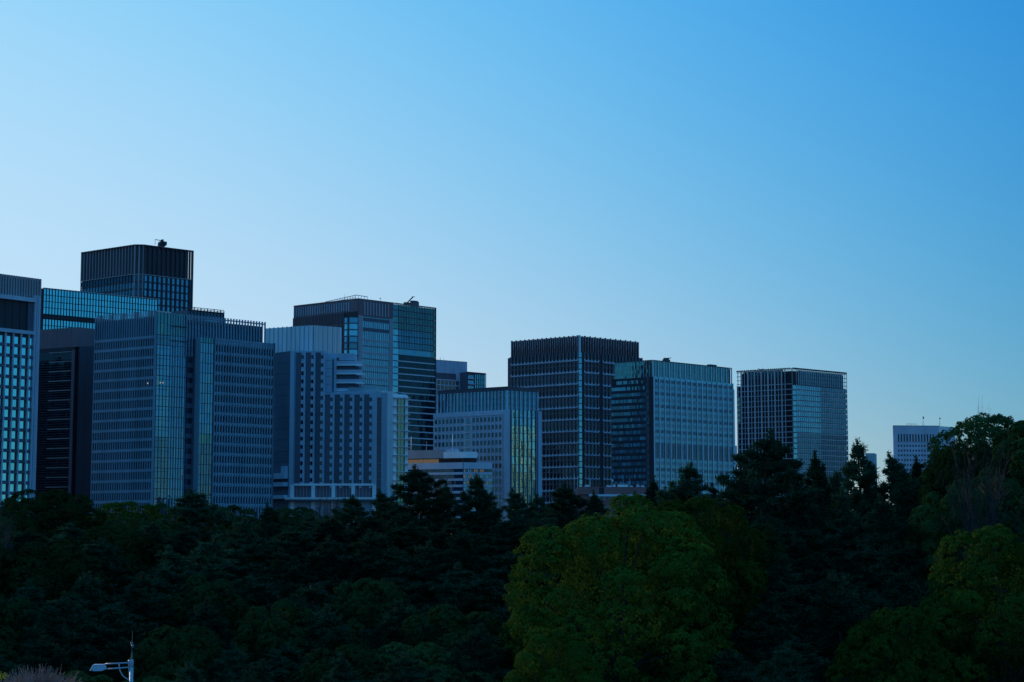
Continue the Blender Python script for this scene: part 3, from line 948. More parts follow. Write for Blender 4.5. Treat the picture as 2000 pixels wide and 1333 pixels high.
    # lattice steel at the top of the glass part
    for zq in [z - 1.4 * i for i in range(1, 14)]:
        box(rt, FR, 'sunshade', 'slat', u4, fr_w, zq - .1, zq, .1, .45)
    box(rt, FR, 'corner_post', 'dark', fr_w - .4, fr_w, 0, z, -.4, .7)
    for F_ in (FL, FR): box(rt, F_, 'roof_edge', 'brown', 0, F_.L, z - .3, z + .3, -.8, .5)
    # solar rack on the roof
    G = FL.off(-6)
    a, b = G.u(613, 585), G.u(694, 580)
    for i in range(17):
        u = a + (b - a) * i / 16
        h = .6 + 2.9 * i / 16
        box(rt, G, 'rack_post', 'steel', u - .1, u + .1, z - .5, z + h, -.2, 0)
    p0 = G.at(a); p1 = G.at(b)
    tube(rt, 'rack_rail', 'steel', [(p0[0], p0[1], z + .8), (p1[0], p1[1], z + 3.7)], .22, 4)
    tube(rt, 'rack_rail', 'steel', [(p0[0], p0[1], z + .3), (p1[0], p1[1], z + 2.2)], .14, 4)
    H = FR.off(-8)
    a, b = H.u(694, 580), H.u(718, 582)
    p0 = H.at(a); p1 = H.at(b)
    tube(rt, 'rack_rail', 'steel', [(p0[0], p0[1], z + 3.7), (p1[0], p1[1], z + 3.4)], .22, 4)
    for i in range(5):
        u = a + (b - a) * i / 4
        box(rt, H, 'rack_post', 'steel', u - .1, u + .1, z - .5, z + 3.5, -.2, 0)
    mast(rt, FL, 673, 573, 583); mast(rt, FR, 743, 579, 588); mast(rt, FR, 775, 585, 593, r=.08)
    mp = FR.off(-5); mu = mp.u(743, 583)
    box(rt, mp, 'antenna_head', 'dark', mu - .7, mu + .7, mp.z(743, 584), mp.z(743, 583), -.3, 0)
    # crane and plant box
    q = H.at(H.u(795, 592)); zq = H.z(795, 592)
    q2 = H.at(H.u(807, 580)); z2_ = H.z(807, 580)
    tube(rt, 'crane_arm', 'dark', [(q[0], q[1], zq), (q2[0], q2[1], z2_)], .42, 6)
    tube(rt, 'crane_arm', 'dark', [(q2[0] - .9, q2[1], z2_ + .1), (q2[0] + 1.2, q2[1], z2_ - .2)], .2, 5)
    box(rt, H, 'crane_base', 'dark', H.u(792, 594), H.u(803, 594), H.z(797, 596.5), H.z(797, 591), -2, 0)
    box(rt, H, 'plant_box', 'bluedark', H.u(807, 592), H.u(818.5, 592), H.z(812, 600), H.z(812, 589.5), -3, 0)
    box(rt, H, 'plant_lid', 'dark', H.u(806, 592), H.u(816, 592), H.z(812, 589.4), H.z(812, 588), -3, .3)
tower_granite()

# ------------------------------------------------------------ pale top with red dotted lower storeys, behind
def far_pale():
    P = pt(845, 703, 1430); d = Vector((.80, .60)).normalized()
    F = Face((P.x, P.y), d, 1); F.L = F.u(912.5, 709)
    rt = root('office_building', (P.x, P.y, 0), 'pale lilac blank box above glass storeys, just right of the granite tower', 'building')
    z = F.z(852, 703.5)
    n_in = Vector((-F.d[1], F.d[0])) * 25
    u2 = F.u(911, 740)
    prism(rt, 'wall', 'bluedark', [F.at(0, -.4), F.at(u2 - .2, -.4), F.at(u2) + n_in, F.at(0) + n_in], 0, z - 12)
    zb = F.z(880, 730)
    box(rt, F, 'blank_wall', 'tile', 0, u2 + .6, zb, z, -12, .1)
    for i in range(1, 8): box(rt, F, 'wall_joint', 'bluedark', u2 * i / 8, u2 * i / 8 + .1, zb, z, .1, .13)
    uq = F.u(891, 740)
    box(rt, F, 'terrace_recess', 'bluedark', 0, uq, zb - 4.6, zb - .2, -.3, -.2)
    zz = zb - 4.8; j = 0
    box(rt, F, 'pale_band', 'pale', uq, u2, zb - 4.6, zb, -.3, .1)
    while zz > 5:
        panes(rt, F, 'window_band', 'gcyan', 0, u2, 26, zz - 4.0, zz - .8, w=.05)
        box(rt, F, 'spandrel', 'pale' if j % 2 else 'mauve', 0, u2, zz - .8, zz, -.1, .3)
        zz -= 4.2; j += 1
        if j > 14: break
    for i in range(9):
        u = u2 * i / 9
        box(rt, F, 'post', 'mauve' if i % 3 == 0 else 'pale', u, u + .5, 0, zb - 5, 0, .35)
    box(rt, F, 'roof_edge', 'dark', 0, u2 + .6, z, z + .25, -.5, .2)
    mast(rt, F, 860, 696, 705, w=-4, r=.22); mast(rt, F, 866, 698, 705, w=-4, r=.12); mast(rt, F, 868.5, 700, 705, w=-4, r=.1)
    # glass wing to the right
    rt2 = root('office_building', (F.at(u2)[0], F.at(u2)[1], 0), 'small cyan glass wing behind the white block, right of the lilac box', 'building')
    P2 = pt(911.5, 727, 1440); W = Face((P2.x, P2.y), (.72, .69), 1); W.L = W.u(948.5, 729)
    zw = P2.z
    n_in = Vector((-W.d[1], W.d[0])) * 20
    prism(rt2, 'wall', 'bluedark', [W.at(0, -.3), W.at(W.L, -.3), W.at(W.L) + n_in, W.at(0) + n_in], 0, zw)
    for j in range(8):
        zq = zw - 1.2 - j * 4.2
        panes(rt2, W, 'window_band', 'gcyan', W.u(927, 740), W.L - .6, 9, zq - 3.9, zq, w=.05)
        panes(rt2, W, 'window_band', 'gblue', W.u(914, 740), W.u(925, 740), 3, zq - 3.6, zq - 1, w=.05)
        box(rt2, W, 'slab', 'pale', W.u(914, 740), W.u(926, 740), zq - 4.2, zq - 3.6, 0, .8)
    for i in range(7):
        u = W.u(927, 740) + (W.L - W.u(927, 740)) * i / 6
        box(rt2, W, 'mullion', 'dark', u - .15, u + .15, 0, zw, .05, .5)
    box(rt2, W, 'roof_edge', 'dark', 0, W.L, zw - .3, zw + .3, -.5, .6)
far_pale()

# ------------------------------------------------------------ white block with a dark finned top and mirror facade
def white_block():
    N, z, FL, FR = corner_building(995, 800.5, 940, 847, 1056, ld=(.82, -.57), rd=(.80, .60))
    rt = root('office_building', (N.x, N.y, 0), 'white block with square windows, dark finned top and a mirror glass right face', 'building')
    prism(rt, 'wall', 'tile', footprint(FL, FR, .35), 0, z - .2)
    # top storeys
    N2, z2, TL, TR = corner_building(990, 756, 947, 856, 1049, ld=(.82, -.57), rd=(.78, .62))
    prism(rt, 'top_wall', 'gdark', footprint(TL, TR, .5), z - .5, z2 - .3)
    for F_, n in ((TL, 21), (TR, 8)):
        zt = z2 - 1.9
        box(rt, F_, 'top_fascia', 'dark', 0, F_.L, zt, z2 - .1, 0, .25)
        panes(rt, F_, 'top_glass', 'gmid', 0, F_.L, n * 2, z, zt, 3, w=.02)
        for i in range(n):
            u = F_.L * i / (n - 1)
            box(rt, F_, 'top_fin', 'metal', u - .13, u + .13, z, zt, .02, .8)
        for k in range(3): box(rt, F_, 'top_transom', 'bluedark', 0, F_.L, z + 3 + k * 3.2, z + 3.2 + k * 3.2, .02, .2)
        box(rt, F_, 'roof_edge', 'dark', 0, F_.L, z2 - .1, z2 + .2, -.6, .4)
    # window grid on the left
    fh = (FL.z(950, 823) - FL.z(950, 823 + 15.1 * 6)) / 6
    box(rt, FL, 'parapet', 'tile', 0, FL.L, FL.z(950, 812), z, 0, .3)
    xs = [851.5 + 7.35 * i for i in range(8)] + [925.5 + 7.4 * i for i in range(8)]
    zt = FL.z(925, 817)
    for j in range(14):
        zc = zt - j * fh
        if zc < 4: break
        for i, x in enumerate(xs):
            u = FL.u(x, 860)
            box(rt, FL, 'window', 'gdark', u - .75, u + .65, zc - fh * .56, zc, -.02, .08)
        for x in (911, 915.5):
            u = FL.u(x, 860)
            box(rt, FL, 'window', 'gmid', u - .5, u + .5, zc - fh * .78, zc, -.02, .08)
        box(rt, FL, 'window_ledge', 'white', FL.u(908, 860), FL.u(918.5, 860), zc - fh * .86, zc - fh * .78, .08, .5)
    for i in range(len(xs) + 1):
        x = xs[i] - 3.7 if i < len(xs) else xs[-1] + 3.7
        u = FL.u(x, 860)
        box(rt, FL, 'wall_rib', 'tile', u - .35, u + .35, 0, FL.z(950, 813), 0, .22)
    box(rt, FL, 'corner_wall', 'tile', FL.u(984.5, 860), FL.L + .3, 0, z - .1, 0, .42)
    # mirror facade
    a, b = FR.u(997.5, 860), FR.u(1045.5, 860)
    zg = FR.z(1020, 801.5)
    n = 6
    zz = zg; j = 0
    while zz > 3:
        panes(rt, FR, 'mirror_band', 'gcyan' if j < 2 else 'gmirror', a, b, 24, max(0, zz - fh), zz - .15, w=.05, tilt=.012)
        box(rt, FR, 'transom', 'bluedark', a, b, zz - .12, zz + .06, .05, .2)
        zz -= fh; j += 1
    for u in lin(a, b, n + 1):
        box(rt, FR, 'fin', 'bluedark', u - .12, u + .12, 0, zg, .05, .45)
        box(rt, FR, 'fin', 'metal', u + .5, u + .6, 0, zg, .05, .35)
    box(rt, FR, 'end_pier', 'tile', FR.u(1050, 860), FR.L + .2, 0, FR.z(1052, 804), -.2, .6)
    box(rt, FR, 'end_pier', 'bluedark', b + .1, FR.u(1050, 860), 0, zg, -.2, .3)
M['gband'] = glass('teal_band_glass', (.3, .5, .6), .14, (.06, .15, .20), var=.2)
M['gmirror'] = glass('mirror_glass', (.62, .82, .72), .72, (.02, .03, .03), rough=.02, wave=.05)
white_block()

# ------------------------------------------------------------ low stepped building in front
def low_stepped():
    N = pt(905, 903, 910)
    N, z, FL, FR = corner_building(905, 903.5, 910, 780, 961, ld=(.93, -.37), rd=(.97, .24))
    rt = root('office_building', (N.x, N.y, 0), 'low stepped office building with pale horizontal bands and three roof poles', 'building')
    prism(rt, 'wall', 'bluedark', footprint(FL, FR, .5), 0, z - .5)
    for F_, m in ((FL, 'mauve'), (FR, 'pale')):
        box(rt, F_, 'parapet', m, 0, F_.L, F_.z(905, 916), z, -.4, .8)
        fh = (F_.z(905, 922.5) - F_.z(905, 947)) / 2
        zz = F_.z(905, 922.5)
        for j in range(12):
            if zz < 3: break
            box(rt, F_, 'floor_band', m, 0, F_.L, zz - 1.2, zz, 0, .8)
            panes(rt, F_, 'window_band', 'gmid' if F_ is FR else 'gdark', 0, F_.L, 14, zz - fh + .05, zz - 1.2, w=.05)
            if F_ is FR:
                for i in (0, 2, 3, 5, 6, 8, 11):
                    if (i + j) % 5 != 4:
                        u = F_.L * (i + .5) / 14
                        box(rt, F_, 'blind', 'white' if (i + j) % 3 else 'amber', u - .28, u + .28, zz - fh + .3, zz - 1.4, .06, .1)
            zz -= fh
        panes(rt, F_, 'window_band', 'gdark', 0, F_.L, 14, F_.z(905, 922.5), F_.z(905, 916), w=.05)
    for i in (0, 2, 3, 5, 6, 8, 9):
        u = FR.L * (i + .5) / 14
        box(rt, FR, 'blind', 'white' if i < 5 else 'amber', u - .28, u + .28, FR.z(905, 921.8), FR.z(905, 917), .06, .1)
    # dining storey and roof slabs
    G = FL.off(-2.5); H = FR.off(-2.5)
    zt = G.z(880, 895)
    n_in = Vector((0.2, 10))
    A = G.at(0); B = G.at(G.L); C = H.at(H.u(930, 900))
    prism(rt, 'dining_storey', 'black', [A, B, C, C + n_in, A + n_in], z - .6, zt)
    for i in range(26):
        u = G.L * i / 26
        box(rt, G, 'dining_mullion', 'brown', u, u + .16, z, zt, 0, .25)
    ud = G.u(857, 900)
    box(rt, G, 'amber_blind', 'amber', 0, ud, z + .1, z + 1.9, .02, .12)
    for i in range(10):
        u = H.u(930, 900) * i / 10
        box(rt, H, 'dining_mullion', 'brown', u, u + .16, z, zt, 0, .25)
    S = FL.off(.2); S2 = FR.off(.2)
    sa = S.u(866, 888)
    zs0, zs1 = S.z(890, 895), S.z(890, 883)
    C = S2.at(S2.u(932, 888)); B = S.at(S.L)
    prism(rt, 'roof_slab', 'white', [S.at(sa), B, C, C + Vector((0, 9)), S.at(sa) + Vector((0, 9))], zs0, zs1)
    K = FL.off(-.5)
    prism(rt, 'roof_slab_dark', 'slat', [K.at(0), K.at(K.u(866, 888) - .05), K.at(K.u(866, 888) - .05) + Vector((0, 12)), K.at(0) + Vector((0, 14))], K.z(830, 896), K.z(840, 879.5))
    prism(rt, 'roof_block', 'mauve', [K.at(K.u(866, 885), -3), K.at(K.u(884, 885), -3), K.at(K.u(884, 885), -8), K.at(K.u(866, 885), -8)], zs0, K.z(870, 877.5))
    mast(rt, FL, 803, 853, 881, w=-2, r=.2, mat='white'); mast(rt, FL, 833, 862, 880, w=-3, r=.13, mat='mauve')
    mast(rt, FL, 884, 848, 884, w=-2, r=.22, mat='white')
    for px in (851, 854): mast(rt, FL, px, 864, 879, w=-5, r=.08, mat='mauve')
low_stepped()

# ------------------------------------------------------------ dark brown tower with lilac floor bands
def tower_brown():
    N, z, FL, FR = corner_building(1130, 687, 1350, 992.5, 1254, ld=(.79, -.61), rd=(.74, .67))
    rt = root('office_tower', (N.x, N.y, 0), 'dark brown tower with lilac floor bands and a ribbed dark crown', 'tower')
    N2, zc, CL, CR = corner_building(1130, 655, 1353, 997.5, 1248.5, ld=(.79, -.61), rd=(.74, .67))
    prism(rt, 'wall', 'black', footprint(FL, FR, .6), 0, z - .3)
    prism(rt, 'crown_wall', 'brown', footprint(CL, CR, .9), z - .3, zc - .7)
    for F_, n in ((CL, 31), (CR, 24)):
        for i in range(n):
            u = F_.L * (i + .5) / n
            box(rt, F_, 'crown_rib', 'brown', u - .48, u + .42, z - .1, zc - (.5 if i % 2 else 0), -.8, .5)
            box(rt, F_, 'crown_cap', 'slat', u - .3, u + .3, z + 4 + (i * 7 % 5) * .9, zc - 1.2, .5, .66)
    box(rt, CR, 'corner_post', 'metal', 0, 1.5, z - .2, zc - .1, 0, .9)
    ph = (FL.z(1050, 730) - FL.z(1050, 730 + 22.7 * 8)) / 8
    zt = FL.z(1129, 703)
    uE = FL.u(999.5, 800)
    ru1, ru2, ru3 = FR.u(1136.5, 800), FR.u(1168, 800), FR.u(1177, 800)
    spans = ((FL, uE, FL.L - .2, 19), (FR, FR.u(1141, 800), ru2, 4), (FR, ru3, FR.L - .5, 12))
    for F_, a, b, n in spans:
        zz = zt; j = 0
        panes(rt, F_, 'window_band', 'gblack', a, b, n * 2, zz, z - .3, 2, w=.04)
        while zz > 3:
            zb = max(0, zz - ph)
            box(rt, F_, 'floor_band', 'pale', a, b, zz - .9, zz - .05, .04, .9)
            box(rt, F_, 'floor_band_lower', 'bluedark', a, b, zz - 1.5, zz - .8, .04, .6)
            panes(rt, F_, 'window_band', 'gdark' if j % 2 else 'gblack', a, b, n * 2, zb, zz - 1.5, 2, w=.04)
            box(rt, F_, 'transom', 'brown', a, b, zz - ph * .52, zz - ph * .52 + .55, .04, .4)
            zz -= ph; j += 1
        for i in range(n + 1):
            u = a + (b - a) * i / n
            box(rt, F_, 'fin', 'brown', u - .42, u + .42, 0, z - .2, .04, .75)
        for j in range(13):
            zz = zt - j * ph
            if zz < 40: break
            vs, fs = [], []
            for i in range(n + 1):
                u = a + (b - a) * i / n; k = len(vs)
                for x in (u - .6, u + .6):
                    for y in (-1.05, -.72):
                        for zq in (zz - .5, zz + .75): vs.append((x, y, zq))
                fs += [(k, k + 1, k + 3, k + 2), (k + 4, k + 6, k + 7, k + 5), (k, k + 4, k + 5, k + 1), (k + 2, k + 3, k + 7, k + 6), (k, k + 2, k + 6, k + 4), (k + 1, k + 5, k + 7, k + 3)]
            me = bpy.data.meshes.new('bracket_course'); me.from_pydata(vs, [], fs); me.materials.append(M['pale'])
            o = bpy.data.objects.new('bracket_course', me); COL.objects.link(o); o.parent = rt; o.matrix_basis = parent_inv(rt) @ F_.M; o['kind'] = 'stuff'
    # glazed corner strip
    for j in range(40):
        zz = z - .5 - j * 4.25
        if zz < 4: break
        panes(rt, FR, 'corner_window', 'gcyan', .2, ru1, 2, zz - 3.6, zz, w=.15)
        box(rt, FR, 'corner_transom', 'dark', .2, ru1, zz - 4.25, zz - 3.6, 0, .3)
    box(rt, FR, 'corner_jamb', 'black', ru1, FR.u(1141, 800), 0, z - .3, 0, .3)
    box(rt, FR, 'recess', 'black', ru2, ru3, 0, z - .3, .02, .06)
    box(rt, FL, 'side_edge', 'dark', 0, uE, 0, z - 1, 0, .5)
tower_brown()

# ------------------------------------------------------------ pale blue tower with strong vertical piers
def tower_piers():
    N, z, FL, FR = corner_building(1276, 735, 1220, 1194.5, 1431, ld=(.81, -.58), rd=(.72, .69))
    rt = root('office_tower', (N.x, N.y, 0), 'pale blue tower with strong vertical piers and green glass top storey', 'tower')
    N2, zc, CL, CR = corner_building(1274, 704, 1224, 1201, 1428, ld=(.81, -.58), rd=(.72, .69))
    prism(rt, 'wall', 'bluedark', footprint(FL, FR, .5), 0, z - .4)
    prism(rt, 'crown_wall', 'black', footprint(CL, CR, .6), z - .4, zc - .4)
    fh = 12.15 / 3600 * 1245
    # crown
    zcb = CL.z(1270, 737)
    panes(rt, CL, 'crown_glass', 'ggreen', 0, CL.L, 26, zcb, zc - .3, 4, w=.03)
    for i in range(14):
        u = CL.L * i / 13
        box(rt, CL, 'crown_mullion', 'metal', u - .08, u + .08, z - 1.5, zc, .03, .3)
    panes(rt, CR, 'crown_glass', 'ggreen', 0, CR.L - 3, 64, z, zc - .3, 2, w=.03)
    us = lin(.3, FR.L - .3, 16)
    for i, u in enumerate(lin(.3, CR.L - .2, 16)):
        box(rt, CR, 'crown_pier', 'metal', u - .42, u + .42, z - 1, zc + .1, .03, .55)
        if i < 15:
            box(rt, CR, 'crown_mullion', 'metal', u + 1.75, u + 1.95, z - 1, zc - .2, .03, .4)
    for F_ in (CL, CR): box(rt, F_, 'roof_edge', 'dark', 0, F_.L, zc - .25, zc + .25, -.6, .6)
    # left facade: alternating bands
    uk = FL.u(1262.5, 800)
    zz = FL.z(1262, 742); j = 0
    box(rt, FL, 'recess_band', 'black', 0, uk, z - 4.5, z - .5, 0, .05)
    while zz > 3:
        m = 'gblue' if j < 2 else 'gband'
        panes(rt, FL, 'window_band', m, (4 if j == 0 else 0), uk, 22, max(0, zz - fh * .55), zz, w=.2)
        box(rt, FL, 'dark_band', 'black', 0, uk, zz - fh, zz - fh * .55, 0, .1)
        panes(rt, FL, 'corner_window', 'gcyan', uk + .3, FL.L - 3.6, 2, max(0, zz - fh * .62), zz + .1, w=.2)
        box(rt, FL, 'corner_spandrel', 'bluedark', uk, FL.L, zz - fh, zz - fh * .62, 0, .22)
        zz -= fh; j += 1
    for i in range(23):
        u = uk * i / 22
        box(rt, FL, 'mullion', 'bluedark', u - .06, u + .06, 0, FL.z(1262, 742), .2, .3)
    box(rt, FL, 'corner_recess', 'black', FL.L - 3.4, FL.L, 0, z - .4, .22, .3)
    # right facade
    zz = FR.z(1280, 741); j = 0
    panes(rt, FR, 'window_band', 'gcyan', 0, FR.L, 60, zz, z - .3, w=.04)
    while zz > 3:
        dark = j in (10, 11)
        panes(rt, FR, 'window_band', 'gdark' if (j % 2 == 0 or dark) else 'gmid', 0, FR.L, 60, max(0, zz - fh * .5), zz, w=.04)
        panes(rt, FR, 'spandrel_glass', 'gblue' if not dark else 'gdark', 0, FR.L, 60, max(0, zz - fh), zz - fh * .5, w=.1)
        zz -= fh; j += 1
    for i, u in enumerate(us):
        box(rt, FR, 'pier', 'metal', u - .42, u + .42, 0, z, .04, .55)
        if i < 15:
            for q in (.34, .66):
                box(rt, FR, 'mullion', 'metal', u + (us[1] - us[0]) * q - .1, u + (us[1] - us[0]) * q + .1, 0, z - 1, .04, .22)
    # stepped back wing on the far right
    W = Face(FR.at(FR.L - .2, -2), FR.d, 1); W.L = W.u(1435, 800)
    zw = W.z(1433, 761)
    prism(rt, 'rear_wing', 'metal', [W.at(0), W.at(W.L), W.at(W.L) + Vector((-10, 10)), W.at(0) + Vector((-10, 10))], 0, zw)
    for j in range(22):
        zq = zw - 1 - j * fh
        if zq > 4: box(rt, W, 'window', 'gdark', .5, W.L - .8, zq - fh * .55, zq, 0, .05)
    W2 = Face(W.at(W.L, -1), FR.d, 1); W2.L = W2.u(1439.5, 870)
    prism(rt, 'low_wing', 'metal', [W2.at(0), W2.at(W2.L), W2.at(W2.L) + Vector((-8, 8)), W2.at(0) + Vector((-8, 8))], 0, W2.z(1437, 871))
    # roof plant
    G = CR.off(-6)
    a, b = G.u(1298, 703), G.u(1309, 704)
    zr = G.z(1303, 707)
    box(rt, G, 'roof_crane', 'dark', a, b, zr, zr + 1.6, -2, 0)
    box(rt, G, 'crane_cab', 'dark', a + 1, b - 1, zr + 1.6, zr + 2.6, -2, 0)
    p, q = G.at(a + 1.5), G.at(b + 1)
    tube(rt, 'crane_arm', 'dark', [(p[0], p[1], zr + 2.3), (q[0], q[1], zr + 2.9)], .25, 5)
    a, b = G.u(1387, 712), G.u(1400, 713)
    box(rt, G, 'plant_box', 'dark', a, b, G.z(1393, 717), G.z(1393, 712.5), -3, 0)
tower_piers()

# ------------------------------------------------------------ dark grid tower, right
def tower_grid():
    N, z, FL, FR = corner_building(1547.5, 718.8, 1400, 1438.5, 1653, ld=(.82, -.57), rd=(.76, .65))
    rt = root('office_tower', (N.x, N.y, 0), 'dark tower covered in a fine light grid, with an open lattice crown, right of centre', 'tower')
    zc = FR.z(1550, 750)
    ft = footprint(FL, FR, .6)
    prism(rt, 'wall', 'black', ft, 0, zc - .5)
    # crown: penthouse set in from the ends so that the lattice shows sky there
    A, B, C = FL.at(FL.L * .07), FL.at(FL.L), FR.at(FR.L * .96)
    c0 = (A + C) / 2
    prism(rt, 'penthouse', 'black', [p + (c0 - p).normalized() * 1.2 for p in (A, B, C, A + C - B)], zc - .5, z - 2.2)
    fh = 10.38 / 3600 * 1410
    # left facade
    n = 15
    bays = lin(1.2, FL.L - 6.2, n)
    zl = zc
    for i, u in enumerate(bays):
        wide = i % 2 == 1
        box(rt, FL, 'pier', 'grid', u - (.55 if wide else .25), u + (.55 if wide else .25), 0, z - .2, .05, .5 if wide else .4)
    box(rt, FL, 'pier', 'slat', FL.L - .3, FL.L, 0, z, 0, .6)
    zz = zl; j = 0
    while zz > 3:
        box(rt, FL, 'floor_line', 'grid', 0, FL.L, zz - .3, zz + .15, .05, .45)
        panes(rt, FL, 'window_band', 'gblack', 0, FL.L, n * 2, max(0, zz - fh), zz - .25, w=.04)
        if 2 <= j <= 6: box(rt, FL, 'end_window', 'greenglow', .3, 2.6, zz - fh * .75, zz - .9, .06, .1)  # glow stands in for sky seen through the corner glass
        zz -= fh; j += 1
    for k in range(4):
        zq = zl + (z - zl) * (k + .5) / 4
        box(rt, FL, 'lattice_rail', 'black', 0, FL.L, zq - .2, zq + .2, -.4, .1)
        box(rt, FR, 'lattice_rail', 'black', 0, FR.L, zq - .2, zq + .2, -.4, .1)
    pn = FL.off(-.1)
    panes(rt, pn, 'crown_glass', 'gdark', FL.L * .12, FL.L - 8, 24, zl, z - 1.0, w=0)
    panes(rt, FR.off(-.1), 'crown_glass', 'gmid', 6, FR.L * .92, 32, zc, z - 1.8, w=0)
    for F_ in (FL, FR):
        for i in range(int(F_.L / 1.6)):
            u = i * 1.6 + .8
            box(rt, F_, 'roof_tooth', 'dark', u - .35, u + .35, z - .5, z + .25, -.2, .8)
        box(rt, F_, 'roof_beam', 'dark', 0, F_.L, z - .9, z - .4, -.4, .6)
    # right facade: fine fins
    m = 28
    zz = zc - 1; j = 0
    while zz > 3:
        u_c = FR.u(1556, 800)
        panes(rt, FR, 'corner_window', 'gcyan', .1, u_c, 3, max(0, zz - fh * .8), zz, w=.1)
        box(rt, FR, 'corner_spandrel', 'bluedark', .1, u_c, zz - fh, zz - fh * .8, 0, .2)
        s1 = FR.L * .5
        panes(rt, FR, 'window_band', 'gcyan' if j < 9 else 'gmid', u_c, s1, 14, max(0, zz - fh * .72), zz, w=.06)
        panes(rt, FR, 'window_band', 'gmid' if j < 9 else 'gdark', s1, FR.L, 14, max(0, zz - fh * .72), zz, w=.06)
        box(rt, FR, 'floor_line', 'grid', u_c, FR.L, zz - fh, zz - fh * .86, .05, .3)
        zz -= fh; j += 1
    for u in lin(FR.u(1556, 800), FR.L - .2, m):
        box(rt, FR, 'fin', 'grid', u - .2, u + .2, 0, z - .3, .05, .35)
    for px, py in ((1638, 804), (1650, 804), (1639, 874), (1651, 876)):
        u = FR.u(px, py); zq = FR.z(px, py)
        box(rt, FR, 'glowing_window', 'greenglow', u - .7, u + .7, zq - 1.2, zq + 1.2, .1, .16)  # painted glow in place of sky showing through the end glass
    G = FL.off(-6); p = G.at(G.u(1480, 722)); q = G.at(G.u(1492, 721))
    tube(rt, 'crane_arm', 'dark', [(p[0], p[1], z + 1.6), (p[0] + 2, p[1], z + .9), (q[0], q[1], z + 1.0)], .3, 5)
    mast(rt, FL, 1489, 715, 722, w=-6, r=.1)
tower_grid()

# ------------------------------------------------------------ white far building
def white_far():
    P = pt(1743.5, 832.8, 1700)
    F = Face((P.x, P.y), (.995, .10), 1); F.L = F.u(1833, 830)
    rt = root('office_building', (P.x, P.y, 0), 'far white building with tall slots over rows of small dark windows, at the right', 'building')
    z = F.z(1744, 832.8)
    F2 = Face(F.at(F.L), Vector((.75, .66)).normalized(), 1); F2.L = F2.u(1862, 832)
    n_in = Vector((9, 30))
    prism(rt, 'wall', 'pale_w', [F.at(0, -.3), F.at(F.L, -.3), F2.at(F2.L), F2.at(F2.L) + n_in, F.at(0) + n_in], 0, z)
    xs = [1754.7 + 5.66 * i for i in range(13)]
    fh = 9.35 / 3600 * 1700
    zs = F.z(1790, 848.5); ze = F.z(1790, 863.5)
    zr = [F.z(1790, 866)] + [F.z(1790, 869.3 + 9.35 * j) for j in range(14)]
    # wall strips stand proud of the windows
    edges = [0] + [F.u(x, 860) for x in xs] + [F.L]
    box(rt, F, 'parapet', 'pale_w', 0, F.L + .3, zs, z + .3, -.28, .5)
    box(rt, F, 'parapet_cap', 'dark', 0, F.L + .3, z + .3, z + .7, -.28, .6)
    box(rt, F2, 'parapet', 'white', 0, F2.L, zs, z + .3, -.28, .5)
    for i in range(len(edges) - 1):
        a = edges[i] + (.75 if i else 0); b = edges[i + 1] - (.75 if i < len(edges) - 2 else 0)
        box(rt, F, 'wall_strip', 'pale_w', a, b, 0, zs, -.28, .5)
    for i, x in enumerate(xs):
        u = F.u(x, 860)
        box(rt, F, 'slot_window', 'gblack', u - .7, u + .7, ze, zs, -.25, .1)
        zz = ze
        for j in range(15):
            zt = F.z(1790, 869.3 + 9.35 * j)
            if zt < 5: break
            zb = zt - 1.9
            box(rt, F, 'spandrel', 'pale_w', u - .75, u + .75, zt, zz, -.25, .48)
            box(rt, F, 'window', 'gblack', u - .7, u + .7, zb, zt, -.25, .1)
            zz = zb
    box(rt, F, 'storey_line', 'slat', 0, F.L, F.z(1790, 864.8), F.z(1790, 864), .5, .54)
    mast(rt, F, 1803, 814, 831, w=-4, r=.28); mast(rt, F, 1835.5, 816, 831, w=-4, r=.28)
    G = F.off(-3)
    a, b = G.u(1770.5, 829), G.u(1790, 829)
    box(rt, G, 'roof_rail', 'dark', a, b, z + 2.2, z + 2.5, -.1, .1)
    for u in lin(a, b, 5): box(rt, G, 'rail_post', 'dark', u - .12, u + .12, z, z + 2.4, -.1, .1)
    box(rt, G, 'antenna_head', 'dark', G.u(1802, 820), G.u(1804.5, 820), G.z(1803, 818.5), G.z(1803, 814), -.3, .3)
    box(rt, G, 'antenna_head', 'dark', G.u(1834.3, 820), G.u(1837, 820), G.z(1835, 819), G.z(1835, 816.5), -.3, .3)
M['pale_w'] = solid('white_lilac_wall', (.55, .55, .66))
white_far()

def small_far():
    for (x0, x1, yt, Y, m, lab) in ((1690, 1707.5, 885.5, 1600, 'tile', 'small pale building glimpsed between pines left of the far white building'),
                                    (1846, 1900, 905, 1500, 'tile', 'low pale building half hidden behind the trees at the right')):
        P = pt(x0, yt, Y)
        F = Face((P.x, P.y), (.99, .1), 1); F.L = F.u(x1, yt)
        rt = root('office_building', (P.x, P.y, 0), lab, 'building')
        prism(rt, 'wall', m, [F.at(0), F.at(F.L), F.at(F.L) + Vector((5, 15)), F.at(0) + Vector((5, 15))], 0, P.z)
        zz = P.z - 2
        while zz > 20:
            box(rt, F, 'window_band', 'gmid', 1, F.L - 1, zz - 2, zz, 0, .1); zz -= 4
small_far()

